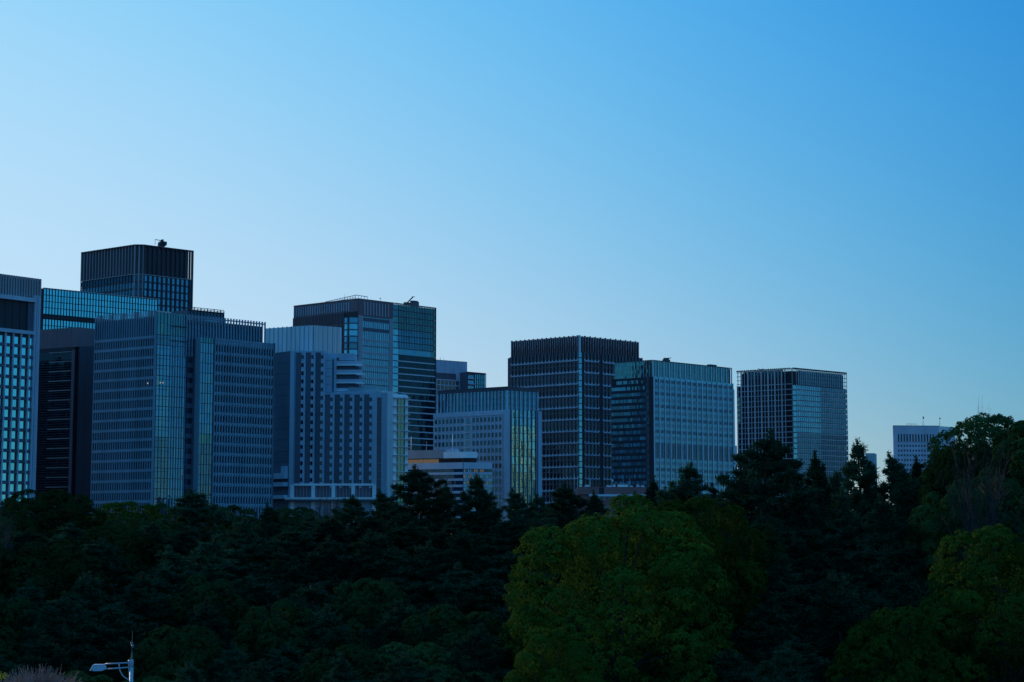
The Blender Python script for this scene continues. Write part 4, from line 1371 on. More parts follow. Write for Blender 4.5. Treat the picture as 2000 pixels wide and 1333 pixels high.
# ------------------------------------------------------------ low brown building in front of the towers
def low_brown():
    P = pt(1128, 951.5, 700)
    F = Face((P.x, P.y), (1, 0), 1); F.L = F.u(1262, 951)
    rt = root('office_building', (P.x, P.y, 0), 'low red brown block with white rooftop plant in front of the dark towers', 'building')
    z = P.z
    prism(rt, 'wall', 'brick', [F.at(0, -.3), F.at(F.L, -.3), F.at(F.L) + Vector((0, 26)), F.at(0) + Vector((0, 26))], 0, z)
    zb = F.z(1180, 966)
    g0, g1 = F.u(1170, 960), F.u(1180, 960)
    box(rt, F, 'parapet', 'brick', 0, g0, zb, z + .1, -.3, .6)
    box(rt, F, 'parapet', 'brick', g1, F.L, zb, z, -.3, .6)
    box(rt, F, 'gap', 'black', g0, g1, 0, z - .2, -.3, -.2)
    box(rt, F, 'ledge', 'metal', F.u(1150, 968), F.L, zb - .8, zb - .02, -.3, 1.6)
    zz = zb - .8
    for j in range(7):
        box(rt, F, 'window_band', 'gdark', F.u(1160, 975), F.L, zz - 1.4, zz, -.3, -.1)
        box(rt, F, 'spandrel', 'brick', F.u(1160, 975), F.L, zz - 3.4, zz - 1.4, -.3, .3)
        zz -= 3.4
    for i in range(9):
        u = F.u(1162, 975) + i * 2.3
        box(rt, F, 'pier', 'brick', u, u + .5, 0, zb - .8, -.3, .5)
    # rooftop plant
    rr = random.Random(4)
    for x0, x1, h in ((1132, 1136, 1.0), (1143, 1152, 1.2), (1185, 1196, 1.0), (1198, 1203, 1.5), (1207, 1228, 1.6), (1231, 1237, .9), (1244, 1250, 1.5), (1253, 1260, 1.1)):
        a, b = F.u(x0, 950), F.u(x1, 950)
        box(rt, F, 'roof_unit', 'white' if rr.random() < .6 else 'metal', a, b, z, z + h * .55, -4, -2.5)
        box(rt, F, 'roof_rail', 'steel', a, b, z + h * .75, z + h * .85, -4, -3.9)
    for px, y0 in ((1122, 925), (1128, 930), (1152, 934), (1153.5, 936), (1195, 935), (1217, 927), (1230, 933)):
        mast(rt, F, px, y0, 952, w=-3, r=.07, mat='white')
    box(rt, F, 'antenna_head', 'white', F.u(1196, 940), F.u(1198.5, 940), F.z(1197, 941), F.z(1197, 936), -3.2, -3)
low_brown()

# ------------------------------------------------------------ sunlit building beyond the right edge (its mirror image is in the picture)
def sunlit_building():
    F = Face((292, 905), (.10, -1), 95)
    rt = root('office_building', (292, 905, 0), 'sunlit cream building beyond the right edge, seen only as golden reflections in the mirror facade', 'building')
    for a, b, h in ((0, 22, 74), (22, 40, 96), (40, 58, 84), (58, 95, 60)):
        q = [F.at(a), F.at(b), F.at(b) + Vector((26, 3)), F.at(a) + Vector((26, 3))]
        prism(rt, 'wall', 'cream', q, 0, h)
        zz = h - 3
        while zz > 6:
            box(rt, F, 'window_band', 'gdark', a + 1, b - 1, zz - 1.8, zz, 0, .1); zz -= 4
M['cream'] = solid('cream_stone', (.8, .72, .5))
sunlit_building()

def added_blocks_left():  # unseen blocks added so the left-hand glass reflects something darker
    blocks = ((-318, 640, 60, 44, 74), (-345, 735, 58, 50, 108), (-385, 850, 60, 60, 92), (-420, 965, 60, 70, 125), (-455, 1090, 60, 70, 96), (-480, 1215, 60, 80, 118))
    words = ('nearest', 'second', 'third', 'fourth', 'fifth', 'farthest')
    for k, (x, y, wd, ln, h) in enumerate(blocks):
        F = Face((x, y + ln), (.12, -1), ln)
        rt = root('office_building', (x, y, 0), 'unseen grey office block added beyond the left edge for reflections, %s of six' % words[k], 'building', 'added office blocks beyond the left edge')
        prism(rt, 'wall', ('bluedark', 'brown', 'slat')[k % 3], [F.at(0), F.at(ln), F.at(ln) + Vector((-wd, 0)), F.at(0) + Vector((-wd, 0))], 0, h)
        zz = h - 3
        while zz > 5:
            box(rt, F, 'window_band', 'gblack', 1, ln - 1, zz - 1.9, zz, 0, .1); zz -= 4
added_blocks_left()

# ------------------------------------------------------------ trees
def mesh_np(name, V, Fq, mats, midx=None):
    me = bpy.data.meshes.new(name)
    V = np.asarray(V, dtype=np.float32); Fq = np.asarray(Fq, dtype=np.int32)
    k = Fq.shape[1]
    me.vertices.add(len(V)); me.vertices.foreach_set('co', V.ravel())
    me.loops.add(Fq.size); me.loops.foreach_set('vertex_index', Fq.ravel())
    me.polygons.add(len(Fq)); me.polygons.foreach_set('loop_start', np.arange(0, Fq.size, k, dtype=np.int32))
    me.polygons.foreach_set('loop_total', np.full(len(Fq), k, dtype=np.int32))
    me.update(calc_edges=True)
    for m in mats: me.materials.append(M[m])
    return me

def unit(v):
    return v / np.maximum(np.linalg.norm(v, axis=-1, keepdims=True), 1e-9)

def leaves(centres, normals, size, rng):
    """rhombic leaf clusters: one quad per centre facing roughly along its normal"""
    n = len(centres)
    nn = unit(normals + rng.normal(size=(n, 3)) * .3)
    t = unit(np.cross(nn, rng.normal(size=(n, 3)))); b = np.cross(nn, t)
    s = (size * rng.uniform(.6, 1.3, n))[:, None]
    V = np.stack([centres - t * s, centres + b * s * .55 + nn * s * .15, centres + t * s, centres - b * s * .55 + nn * s * .15], 1).reshape(-1, 3)
    F = np.arange(4 * n).reshape(-1, 4)
    return V, F

def limbs(segs, n=5):
    V, F = [], []
    for path, r in segs:
        v, f = tube_arrays(path, r, n)
        k = len(V); V += [tuple(a) for a in v]; F += [tuple(i + k for i in q) for q in f if len(q) == 4]
    return np.array(V), np.array(F)

def make_broad(seed, rx, rz, H, nclump, nsub, nleaf, leaf, flat=1.0):
    """round evergreen crown of billowing clumps; base at origin, top at height H"""
    rng = np.random.default_rng(seed)
    zc = H - rz
    C, N = [], []
    trunk = [([(0, 0, 0), (.2, .1, H * .3), (0, 0, H * .55)], [.55, .42, .3])]
    mid = np.array([0, 0, zc]); ga = math.pi * (3 - math.sqrt(5))
    # boughs: big lobes that overlap like cauliflower heads
    LC, LR = [], []
    for i in range(nclump):
        f = (i + .5) / nclump
        zz = 1 - f * 1.9
        rad = math.sqrt(max(0, 1 - min(1, zz * zz))) if zz > -.1 else .99
        a = i * ga + rng.normal() * .25
        lr = rx * rng.uniform(.14, .30)
        dirn = np.array([rad * math.cos(a), rad * math.sin(a), zz])
        c = mid + dirn * (np.array([rx, rx, rz]) - lr) * rng.uniform(.80, 1.10)
        LC.append(c); LR.append(lr)
        if rng.random() < .4:
            trunk.append(([(0, 0, H * .3), (c[0] * .4, c[1] * .4, H * .3 + (c[2] - H * .3) * .6), tuple(c)], [.22, .14, .05]))
    LC = np.array(LC); LR = np.array(LR)
    for c, lr in zip(LC, LR):
        out = unit(c - mid)
        d = unit(rng.normal(size=(nsub, 3)) + out * .55 + np.array([0, 0, .45]))
        q = c + d * lr * np.array([1, 1, .78]) * rng.uniform(.86, 1.04, (nsub, 1))
        dist = np.linalg.norm(q[:, None, :] - LC[None], axis=2) / LR[None]
        keep = (dist.min(1) > .70)
        q, d = q[keep], d[keep]; m = len(q)
        if not m: continue
        sr = rng.uniform(.26, .46, (m, 1, 1)) * (rx / 8.0) ** .5
        e = unit(rng.normal(size=(m, nleaf, 3)) + d[:, None, :] * 1.2 + np.array([0, 0, .4]))
        P = q[:, None, :] + e * sr * np.array([1, 1, .75]) * rng.uniform(.75, 1.12, (m, nleaf, 1))
        C.append(P.reshape(-1, 3)); N.append(unit(e * .8 + d[:, None, :] * .7).reshape(-1, 3))
    # inner leaves close the crown
    k = 9000
    e = unit(rng.normal(size=(k, 3))); P = e * np.array([rx, rx, rz]) * rng.uniform(.4, .74, (k, 1)) + np.array([0, 0, zc])
    C.append(P); N.append(e)
    V, F = leaves(np.concatenate(C), np.concatenate(N), leaf, rng)
    return V, F, limbs(trunk)

def make_pine(seed, H, R0, ntier, dens=1.0, top=.06):
    """black pine: whorled limbs carrying upward brushes of needles, ragged outline"""
    rng = np.random.default_rng(seed)
    segs = []; tp = []
    bend = rng.normal(size=2) * .35
    def tr(z): f = z / H; return np.array([bend[0] * math.sin(f * 3), bend[1] * math.sin(f * 2.3 + 1), z])
    segs.append(([tuple(tr(H * k / 8)) for k in range(9)], [.34 * (1 - k / 8.6) + .03 for k in range(9)]))
    lean = rng.uniform(0, 2 * math.pi)
    for t in range(ntier):
        f = (t + .5) / ntier
        z = H * (.20 + .74 * f)
        prof = (1 - f) ** .95 * 1.1 * (1.0 if f > .25 else .8 + .8 * f)
        nb = int(rng.integers(4, 7))
        a0 = rng.uniform(0, 6.28)
        for b in range(nb):
            a = a0 + b * 6.283 / nb + rng.normal() * .25
            Lb = R0 * (prof + top) * rng.uniform(.45, 1.25) * (1 + .18 * math.cos(a - lean))
            rise = rng.uniform(.08, .38) + f * .22
            o = tr(z); dr = np.array([math.cos(a), math.sin(a), 0])
            pts = [o + dr * Lb * s + np.array([0, 0, Lb * (rise * s * s - .08 * s)]) for s in (0, .35, .7, 1)]
            segs.append(([tuple(p) for p in pts], [.09 * (1 - f) + .03, .06, .035, .015]))
            nt = max(4, int(Lb * 9 * dens))
            for q in range(nt):
                s = rng.uniform(.28, 1.0) ** .8
                p = o + dr * Lb * s + np.array([0, 0, Lb * (rise * s * s - .08 * s)])
                side = np.array([-math.sin(a), math.cos(a), 0]) * rng.normal() * .34 * Lb * (1.15 - s)
                tp.append(np.append(p + side + np.array([0, 0, abs(rng.normal()) * .22]), .8 + .5 * rng.random()))
            tp.append(np.append(pts[-1], 1.3))
    for q in range(11): tp.append(np.append(tr(H * (.90 + .10 * q / 10)), 1.05 - .05 * q))
    tp = np.array(tp); n = len(tp); m = 16
    up = unit(rng.normal(size=(n, m, 3)) * np.array([1, 1, .7]) + np.array([0, 0, .55]))
    Ln = (rng.uniform(.22, .42, (n, m, 1))) * tp[:, None, 3:4]
    base = tp[:, None, :3] + rng.normal(size=(n, m, 3)) * .10
    side = unit(np.cross(up, rng.normal(size=(n, m, 3)))) * .045
    tip = base + up * Ln
    V = np.stack([base - side, base + side, tip + side * .5, tip - side * .5], 2).reshape(-1, 3)
    F = np.arange(len(V)).reshape(-1, 4)
    return V, F, limbs(segs, 4)

def make_bare(seed, H, spread, depth=5):
    rng = np.random.default_rng(seed)
    segs = []
    def grow(p, d, L, r, k):
        mid = p + d * L * .5 + rng.normal(size=3) * L * .04
        q = p + d * L
        segs.append(([tuple(p), tuple(mid), tuple(q)], [r, r * .8, r * .6]))
        if k == 0: return
        for _ in range(3 if k > 1 else 4):
            dd = unit(d + rng.normal(size=3) * spread + np.array([0, 0, .22]))
            grow(q if rng.random() < .6 else mid, dd, L * rng.uniform(.62, .85), max(r * .58, .018), k - 1)
    for i in range(3):
        grow(np.zeros(3), unit(np.array([rng.normal() * .25, rng.normal() * .25, 1.0])), H * .27, H * .012, depth)
    V, F = limbs(segs, 3)
    return V, F

PROTO = {}
def proto(key, V, F, mat, L):
    PROTO[key] = (mesh_np(key + '_crown', V, F, [mat]), mesh_np(key + '_trunk', L[0], L[1], ['bark']))
for i, (sd_, H, R0, nt_, de) in enumerate(((3, 16, 5.6, 15, 1.0), (5, 16, 5.0, 17, 1.0), (8, 16, 6.4, 14, 1.05), (13, 16, 4.2, 18, 1.0))):
    V, F, L = make_pine(sd_, H, R0, nt_, de); proto('pine%d' % i, V, F, 'pine', L)
V, F, L = make_broad(2, 8.0, 8.2, 18, 54, 85, 30, .10); proto('camphor0', V, F, 'camphor', L)
V, F, L = make_broad(6, 6.5, 7.0, 16, 38, 80, 28, .105); proto('camphor1', V, F, 'camphor', L)
V, F, L = make_broad(9, 6.5, 5.0, 14, 34, 75, 26, .115); proto('oak0', V, F, 'oak', L)
V, F, L = make_broad(4, 6.0, 5.5, 14, 30, 75, 26, .115); proto('oak1', V, F, 'oak', L)
REFW = {'pine0': 6.6, 'pine1': 6.0, 'pine2': 7.6, 'pine3': 4.6, 'camphor0': 15.2, 'camphor1': 12.4, 'oak0': 12.4, 'oak1': 11.6}
REFH = {'camphor0': 18, 'camphor1': 16, 'oak0': 14, 'oak1': 14}

def tree(kind, px, py, Y, wpx, label, name, group=None, rot=None, mat=None):
    """tree whose tip is seen at pixel (px, py) when it stands Y metres away"""
    p = pt(px, py, Y)
    gz = bank_z(Y) - .1
    h = p.z - gz
    key = kind
    sxy = wpx * Y / 3600.0 / REFW[key]
    sz = h / REFH.get(key, 16.3)
    rot = random.uniform(0, 6.28) if rot is None else rot
    rt = bpy.data.objects.new(name, None); COL.objects.link(rt)
    rt.location = (p.x, Y, gz); rt.rotation_euler = (0, 0, rot)
    sc_z = min(sz, sxy * 1.2) if kind[0] in 'oc' else sz
    rt['label'] = label; rt['category'] = 'tree'
    if group: rt['group'] = group
    c, t = PROTO[key]
    for nm, me in (('crown', c), ('trunk', t)):
        o = bpy.data.objects.new(nm, me); COL.objects.link(o); o.parent = rt
        o.scale = (sxy, sxy, sc_z if nm == 'crown' else sz)
        if nm == 'crown': o.location = (0, 0, h - REFH.get(key, 16.3) * sc_z)
    return rt

T = tree
# the bright camphors
T("camphor0", 1203, 966, 120, 428, 'huge round bright green camphor tree right of centre, the largest crown', 'camphor_tree', rot=.6)
T('camphor1', 1345, 957, 128, 290, 'green camphor tree joined to the right shoulder of the huge camphor', 'camphor_tree', rot=3.1)
T('camphor1', 1955, 1010, 118, 330, 'bright green camphor tree reaching the right edge of the picture', 'camphor_tree', rot=2.1)
T('camphor1', 1735, 1172, 108, 245, 'low bright green camphor tree in the lower right corner area', 'camphor_tree', rot=4.0)
T('camphor1', 1085, 1215, 104, 210, 'low green camphor bulge at the foot of the huge camphor, left side', 'camphor_tree', rot=1.0)
T('oak1', 1450, 1010, 135, 190, 'dark round evergreen directly right of the huge camphor', 'evergreen_tree')
# tall round trees at the upper right
T('oak0', 1945, 803, 165, 290, 'tall dark domed evergreen against the sky at the upper right', 'evergreen_tree', rot=1.2)
T('oak1', 2040, 815, 150, 230, 'dark evergreen half cut off by the right edge, against the sky', 'evergreen_tree')
T('oak1', 1850, 880, 158, 110, 'narrow dark evergreen below the left shoulder of the tall dome', 'evergreen_tree')
T('oak0', 1900, 862, 156, 190, 'dark evergreen filling the left flank of the tall dome', 'evergreen_tree')
T('oak1', 1985, 850, 154, 200, 'dark evergreen filling the right flank of the tall dome', 'evergreen_tree')
T('oak0', 1935, 925, 146, 230, 'dark evergreen at the foot of the tall dome, above the edge camphor', 'evergreen_tree')
T('oak1', 1850, 955, 142, 170, 'dark evergreen left of the foot of the tall dome', 'evergreen_tree')
# pines on the skyline, left to right
pines = [
    ('pine1', 372, 952, 175, 150, 'broad dark pine in front of the glazed corner of the wide blue tower'),
    ('pine3', 520, 980, 170, 70, 'small pine tip in front of the right end of the wide blue tower'),
    ('pine0', 610, 1000, 165, 120, 'dark pine below the left end of the hotel'),
    ('pine1', 690, 963, 180, 110, 'ragged pine below the hotel windows'),
    ('pine3', 740, 952, 185, 70, 'slim pine below the bay windows of the hotel'),
    ('pine2', 808, 905, 172, 150, 'large dark pine in front of the low stepped building'),
    ('pine3', 868, 938, 176, 70, 'narrow pine between the large pine and the pointed pine'),
    ('pine1', 932, 922, 170, 96, 'pointed pine in front of the right end of the low stepped building'),
    ('pine0', 1003, 950, 180, 105, 'pine below the mirror facade of the white block'),
    ('pine2', 1100, 940, 190, 130, 'wide dark pine in front of the brown tower base'),
    ('pine3', 1157, 955, 185, 56, 'slim pine in front of the low red brown block'),
    ('pine3', 1240, 957, 165, 56, 'small pine tip in front of the right part of the red brown block'),
    ('pine3', 1279, 926, 168, 50, 'small pine tip before the left facade of the tower with piers'),
    ('pine1', 1350, 898, 165, 118, 'dark pine standing above the huge camphor, before the tower with piers'),
    ('pine3', 1424, 945, 160, 62, 'small pine between the tower with piers and the largest pine'),
    ('pine2', 1507, 833, 150, 205, 'largest dark pine, in front of the dark grid tower'),
    ('pine3', 1594, 876, 156, 74, 'slim pine right of the largest pine, before the grid tower'),
    ('pine1', 1676, 853, 168, 96, 'pointed pine against the sky right of the grid tower'),
    ('pine3', 1737, 878, 165, 84, 'pine against the sky just left of the far white building'),
    ('pine0', 1792, 888, 168, 96, 'pine in front of the foot of the far white building'),
    ('pine0', 1640, 948, 150, 120, 'dark pine low between the slim pine and the pointed pine'),
    ('pine0', 1720, 960, 142, 130, 'dark pine low under the far white building'),
]
pines += [
    ('pine0', 770, 958, 190, 90, 'low pine left of the large dark pine, below the hotel bays'),
    ('pine0', 960, 958, 192, 90, 'low pine left of the mirror facade'),
    ('pine1', 1048, 962, 196, 90, 'low pine right of the mirror facade'),
    ('pine0', 1300, 948, 182, 70, 'low pine just left of the pine above the huge camphor'),
    ('pine0', 1390, 940, 176, 80, 'low pine just right of the pine above the huge camphor'),
    ('pine1', 1455, 905, 158, 100, 'pine at the left shoulder of the largest pine'),
    ('pine0', 1556, 908, 162, 100, 'pine at the right shoulder of the largest pine'),
    ('pine1', 1630, 918, 170, 80, 'pine between the slim pine and the pointed pine'),
    ('pine0', 1706, 910, 172, 70, 'low pine between the pointed pine and the open sky'),
    ('pine1', 1765, 912, 170, 80, 'low pine below the left corner of the far white building'),
    ('pine1', 1826, 905, 170, 90, 'low pine below the right part of the far white building'),
]
for k, px, py, Y, w, lab in pines:
    T(k, px, py, Y, w * 1.18, lab, 'pine_tree')
for px, py, Y, w, side in ((1120, 1150, 139, 170, 'leftmost'), (1235, 1140, 142, 170, 'second'), (1345, 1150, 140, 180, 'third'), (1455, 1175, 132, 170, 'rightmost')):
    T('oak1', px, py, Y, w, 'dark round evergreen glimpsed under and behind the huge camphor, %s of four' % side, 'evergreen_tree', 'evergreens behind the huge camphor')
for px, py, Y, w, side in ((1850, 1160, 134, 170, 'left'), (1960, 1170, 136, 170, 'right')):
    T('oak1', px, py, Y, w, 'dark round evergreen behind the camphors at the right edge, %s of two' % side, 'evergreen_tree', 'evergreens behind the right camphors')
# round crowns on the left skyline
T('oak0', 90, 952, 215, 215, 'dark rounded crown at the far left, its top touched by the sun', 'evergreen_tree', rot=.4)
T('camphor1', 240, 974, 230, 165, 'low rounded crown in front of the black tower base, sunlit rim as leaf colour', 'evergreen_tree')  # warmer camphor leaves on this crown stand in for sun on its rim
T('oak1', 12, 975, 190, 110, 'dark crown cut by the left edge under the pale stone tower', 'evergreen_tree')
T('oak1', 322, 985, 235, 130, 'rounded crown below the left facade of the wide blue tower', 'evergreen_tree')
T('oak1', 455, 988, 225, 130, 'rounded crown between two pines under the wide blue tower', 'evergreen_tree')
T('oak0', 575, 988, 240, 150, 'dark rounded crown left of the bare trees', 'evergreen_tree')
T('oak0', 265, 1008, 170, 190, 'mid green rounded tree below the sunlit rim of the left crowns', 'evergreen_tree')
T('oak1', 470, 1020, 175, 150, 'mid green rounded tree left of the forest centre', 'evergreen_tree')
T('oak1', 130, 1060, 150, 170, 'dark rounded tree below the far left crown', 'evergreen_tree')
# the mass of the wood below, row behind row
rr = random.Random(21)
ROWTREES = []
ROWW = ('below the treetop line', 'second row down', 'third row down', 'halfway down the wood', 'low in the wood', 'at the bottom edge')
SEG = ((78, 'the pale stone tower'), (180, 'the black tower'), (305, 'the wide blue tower, left part'), (415, 'the wide blue tower, glazed corner'),
       (532, 'the wide blue tower, right part'), (630, 'the left end of the hotel'), (735, 'the middle of the hotel'), (800, 'the hotel bay windows'),
       (900, 'the low stepped building'), (992, 'the white block'), (1130, 'the brown tower'), (1200, 'the red brown block'), (1276, 'the banded glass facade'),
       (1437, 'the tower with piers'), (1548, 'the grid tower, left part'), (1656, 'the grid tower, right part'), (1740, 'the gap of open sky'), (1845, 'the far white building'), (9999, 'the tall dome at the right'))
rows = ((1018, 158, 84, 14), (1062, 146, 100, 22), (1120, 135, 112, 26), (1180, 125, 120, 30), (1245, 116, 124, 30), (1300, 107, 125, 24))
for ri, (py, Y, step, jit) in enumerate(rows):
    x = -30 + (ri % 2) * step * .5
    while x < 2030:
        xx = x + rr.uniform(-.3, .3) * step
        x += step
        inside_big = (1000 < xx < 1420 and py > 1080) or (xx > 1830 and py > 1080) or (1620 < xx and py > 1180) or (1000 < xx < 1180 and py > 1150)
        if inside_big: continue
        yy = py + rr.uniform(-1, 1) * jit - (28 if 1480 < xx < 1800 else 0) - (10 if 600 < xx < 980 else 0)
        pine_like = rr.random() < (.78 if xx > 300 else .5)
        kk = rr.choice(['pine0', 'pine1', 'pine2']) if pine_like else rr.choice(['oak0', 'oak1'])
        w = rr.uniform(150, 230) if pine_like else rr.uniform(180, 270)
        nm = 'pine_tree' if pine_like else 'evergreen_tree'
        kindw = 'dark pine' if pine_like else 'dark round evergreen'
        place = next(t for xe, t in SEG if xx < xe)
        ROWTREES.append((kk, xx, yy, Y + rr.uniform(-4, 4), w, nm, kindw, ri, place))
seen_lab = {}
for q in ROWTREES: seen_lab.setdefault((q[6], q[7], q[8]), []).append(q[1])
for kk, xx, yy, Y, w, nm, kindw, ri, place in ROWTREES:
    same = sorted(seen_lab[(kindw, ri, place)])
    side = ''
    if len(same) == 2: side = ', left one' if xx == same[0] else ', right one'
    elif len(same) > 2: side = (', leftmost one', ', middle one', ', third one', ', rightmost one')[min(3, same.index(xx))]
    T(kk, xx, yy, Y, w, '%s %s under %s%s' % (kindw, ROWW[ri], place, side), nm, 'trees of the shaded wood')

# the wood goes on past both edges of the picture
for side, xs_ in (('left', (-60, -170, -280)), ('right', (2080, 2190, 2310))):
    for py, Y in ((985, 165), (1075, 142), (1180, 124), (1290, 108)):
        for n_, x_ in zip(('first', 'second', 'third'), xs_):
            T(rr.choice(['pine0', 'pine1', 'oak0', 'oak1']), x_ + rr.uniform(-20, 20), py + rr.uniform(-20, 20), Y, rr.uniform(170, 240),
              'dark evergreen of the wood beyond the %s edge of the picture' % side, 'evergreen_tree', 'evergreens beyond the %s edge' % side)

# bare winter trees
def bare(px, py, Y, wpx, seed, label, name='bare_tree', cat='tree', base=0.0, mat='twig', group=None):
    p = pt(px, py, Y); base = bank_z(Y) - .1; h = p.z - base
    V, F = make_bare(seed, h, .5, 5)
    V = V - np.array([0, 0, 0]); zmax = np.percentile(V[:, 2], 99.5); wid = np.percentile(np.abs(V[:, 0]), 98) * 2
    V = V * np.array([wpx * Y / 3600 / wid, wpx * Y / 3600 / wid, h / zmax])
    me = mesh_np(name, V, F, [mat])
    o = bpy.data.objects.new(name, me); COL.objects.link(o); o.location = (p.x, Y, base)
    o['label'] = label; o['category'] = cat
    if group: o['group'] = group
bare(640, 972, 205, 80, 3, 'pale leafless tree standing below the hotel podium')
bare(672, 978, 210, 60, 4, 'second leafless tree, right of the pale one below the hotel')
bare(6, 985, 150, 60, 5, 'leafless tree at the left edge under the pale stone tower')
bare(1908, 848, 138, 170, 6, 'grey leafless tree in front of the tall dome at the upper right')
bare(1925, 799, 185, 70, 12, 'thin leafless treetop poking out behind the tall dome')

# bare shrub at the bottom left
def shrub():
    p = pt(75, 1303, 74)
    rng = np.random.default_rng(31); segs = []
    w = 2.0
    for i in range(230):
        x0, y0 = rng.uniform(-1, 1) * w * .55, rng.uniform(-.8, .8)
        d = unit(np.array([x0 * .55 + rng.normal() * .3, rng.normal() * .35, 1.0]))
        L = (1 - (x0 / w) ** 2) * rng.uniform(1.0, 1.5) + .2
        q0 = np.array([x0, y0, 0.]); q1 = q0 + d * L * .6; q2 = q1 + unit(d + rng.normal(size=3) * .25) * L * .4
        segs.append(([tuple(q0), tuple(q1), tuple(q2)], [.02, .014, .008]))
        for _ in range(3):
            s = rng.uniform(.3, 1); b = q0 + (q1 - q0) * s; e = b + unit(d + rng.normal(size=3) * .45) * L * .35
            segs.append(([tuple(b), tuple((b + e) / 2 + rng.normal(size=3) * .02), tuple(e)], [.012, .009, .006]))
    V, F = limbs(segs, 3)
    V[:, 2] *= 1.0
    top = np.percentile(V[:, 2], 99)
    V[:, 2] += p.z - top
    stems = []
    for i in range(9):
        a = rng.uniform(-.25, .25, 2)
        stems.append(([(a[0], a[1], 0), (a[0] * 2, a[1] * 2, (p.z - top) * .6), (rng.uniform(-1, 1), rng.uniform(-.6, .6), p.z - top + .25)], [.07, .05, .03]))
    V2, F2 = limbs(stems, 4)
    V = np.concatenate([V, V2]); F = np.concatenate([F, F2 + len(V) - len(V2)])
    me = mesh_np('bare_shrub', V, F, ['shrubtwig'])
    o = bpy.data.objects.new('bare_shrub', me); COL.objects.link(o); o.location = (p.x, 74, 0)
    o['label'] = 'brown leafless bush at the bottom left, left of the street lamp'; o['category'] = 'bush'
    # small yellow green sprig at the very edge
    p = pt(4, 1322, 72)
    rng = np.random.default_rng(5)
    n = 60
    C = rng.normal(size=(n, 3)) * np.array([.12, .12, .1]); V, F = leaves(C, unit(C + .01), .045, rng)
    st = limbs([([(0, 0, -p.z), (.05, 0, -p.z * .4), (0, 0, 0)], [.05, .04, .02])], 4)
    o = bpy.data.objects.new('leafy_sapling', None); COL.objects.link(o); o.location = (p.x, 72, p.z)
    o['label'] = 'yellow green leafy tip of a sapling at the bottom left edge'; o['category'] = 'sapling'
    a = bpy.data.objects.new('leaves', mesh_np('leaves', V, F, ['yellowleaf'])); COL.objects.link(a); a.parent = o
    a = bpy.data.objects.new('stem', mesh_np('stem', st[0], st[1], ['bark'])); COL.objects.link(a); a.parent = o
M['shrubtwig'] = solid('shrub_twigs', (.40, .24, .20), rough=.9, scale=3, var=.3)
M['yellowleaf'] = leafmat('yellow_green_leaves', (.35, .38, .03), (.5, .5, .05), .4)
shrub()

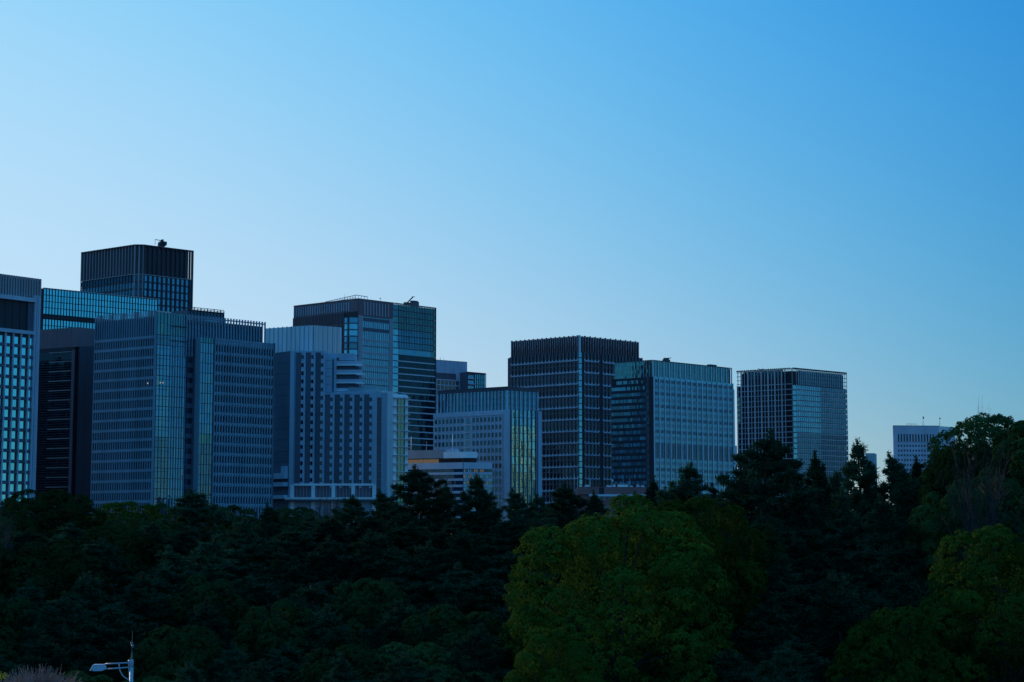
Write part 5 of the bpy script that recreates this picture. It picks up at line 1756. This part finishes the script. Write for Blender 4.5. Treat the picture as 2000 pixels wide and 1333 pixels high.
# ------------------------------------------------------------ street lamp
def street_lamp():
    Y = 80.0
    s = Y / 3600
    T0 = pt(257.5, 1287, Y)
    rt = root('street_lamp', (T0.x, Y, 0), 'pale blue street lamp with twin-tube arm and a lightning rod spike', 'street lamp')
    x, zt = T0.x, T0.z
    tube(rt, 'pole', 'paint', [(x, Y, 0), (x, Y, 1.2), (x, Y, zt - .35)], [.13, .10, .075], 16)
    tube(rt, 'pole_cap', 'paint', [(x, Y, zt - .35), (x, Y, zt - .1), (x, Y, zt - .02)], [.082, .08, .05], 16)
    # shield plate behind the arm joint
    zz = lambda y: pt(257, y, Y).z
    xx = lambda px: pt(px, 1300, Y).x
    tube(rt, 'bracket_plate', 'paint', [(xx(254), Y, zz(1333) - .3), (xx(252), Y, zz(1300)), (xx(252), Y, zz(1291)), (xx(255.5), Y, zz(1286))], [.03, .03, .05, .03], 8)
    # twin tubes
    tube(rt, 'arm', 'paint', [(xx(205), Y, zz(1297.5)), (xx(256), Y, zz(1294.5))], .028, 8)
    tube(rt, 'arm', 'paint', [(xx(205), Y, zz(1307.5)), (xx(256), Y, zz(1303.5))], .028, 8)
    # quarter ring brace
    path = []
    cx, cz = xx(256), zz(1297)
    for i in range(11):
        a = math.pi + (math.pi / 2) * i / 10
        path.append((cx + abs(xx(256) - xx(232.5)) * math.cos(a), Y, cz + abs(zz(1328) - cz) * math.sin(a)))
    tube(rt, 'brace', 'paint', path, .024, 8)
    # lamp head: tapered wedge with a thin visor
    def wedge(name, mat, P, th0, th1):
        vs = [(px_, Y - w_, pz_) for (px_, pz_, w_) in P] + [(px_, Y + w_, pz_) for (px_, pz_, w_) in P]
        n = len(P)
        fs = [tuple(range(n)), tuple(range(n, 2 * n))[::-1]] + [(i, n + i, n + (i + 1) % n, (i + 1) % n) for i in range(n)]
        me = bpy.data.meshes.new(name); me.from_pydata(vs, [], fs); me.materials.append(M[mat])
        o = bpy.data.objects.new(name, me); COL.objects.link(o); o.parent = rt; o.matrix_basis = parent_inv(rt)
        bv = o.modifiers.new('bevel', 'BEVEL'); bv.width = .012; bv.segments = 2
    wedge('lamp_head', 'paint', [(xx(184), zz(1299), .12), (xx(205.5), zz(1298.5), .09), (xx(208), zz(1306.5), .09), (xx(201), zz(1310.5), .13), (xx(184), zz(1311), .16), (xx(180.5), zz(1309), .15)], 0, 0)
    wedge('visor', 'white', [(xx(183), zz(1298), .15), (xx(206), zz(1297.6), .1), (xx(206), zz(1298.4), .1), (xx(184.4), zz(1299), .15), (xx(178.5), zz(1310.6), .18), (xx(176.6), zz(1310.2), .18)], 0, 0)
    # spike with rings
    tube(rt, 'spike_socket', 'rust', [(x, Y, zt - .05), (x, Y, zt + .05), (x, Y, zt + .28), (x, Y, zt + .30)], [.045, .04, .028, .02], 8)
    tube(rt, 'spike', 'rust', [(x, Y, zt + .28), (x, Y, zz(1233))], [.016, .012], 6)
    def under(child, par):
        child.parent = par; child.matrix_basis = par.matrix_basis.inverted() @ child.matrix_basis
    head = [c for c in rt.children if c.name.startswith('lamp_head')][0]
    spk = [c for c in rt.children if c.name == 'spike' or c.name.startswith('spike.')][0]
    for c in list(rt.children):
        if c.name.startswith('visor'): under(c, head)
    for yy, sx in ((1257.5, -.4), (1262.5, .4)):
        cxx, czz = x + sx * .05, zz(yy)
        under(tube(rt, 'ring', 'steel', [(cxx + .05 * math.cos(a), Y, czz + .05 * math.sin(a)) for a in [k * 2 * math.pi / 10 for k in range(11)]], .017, 5), spk)
street_lamp()
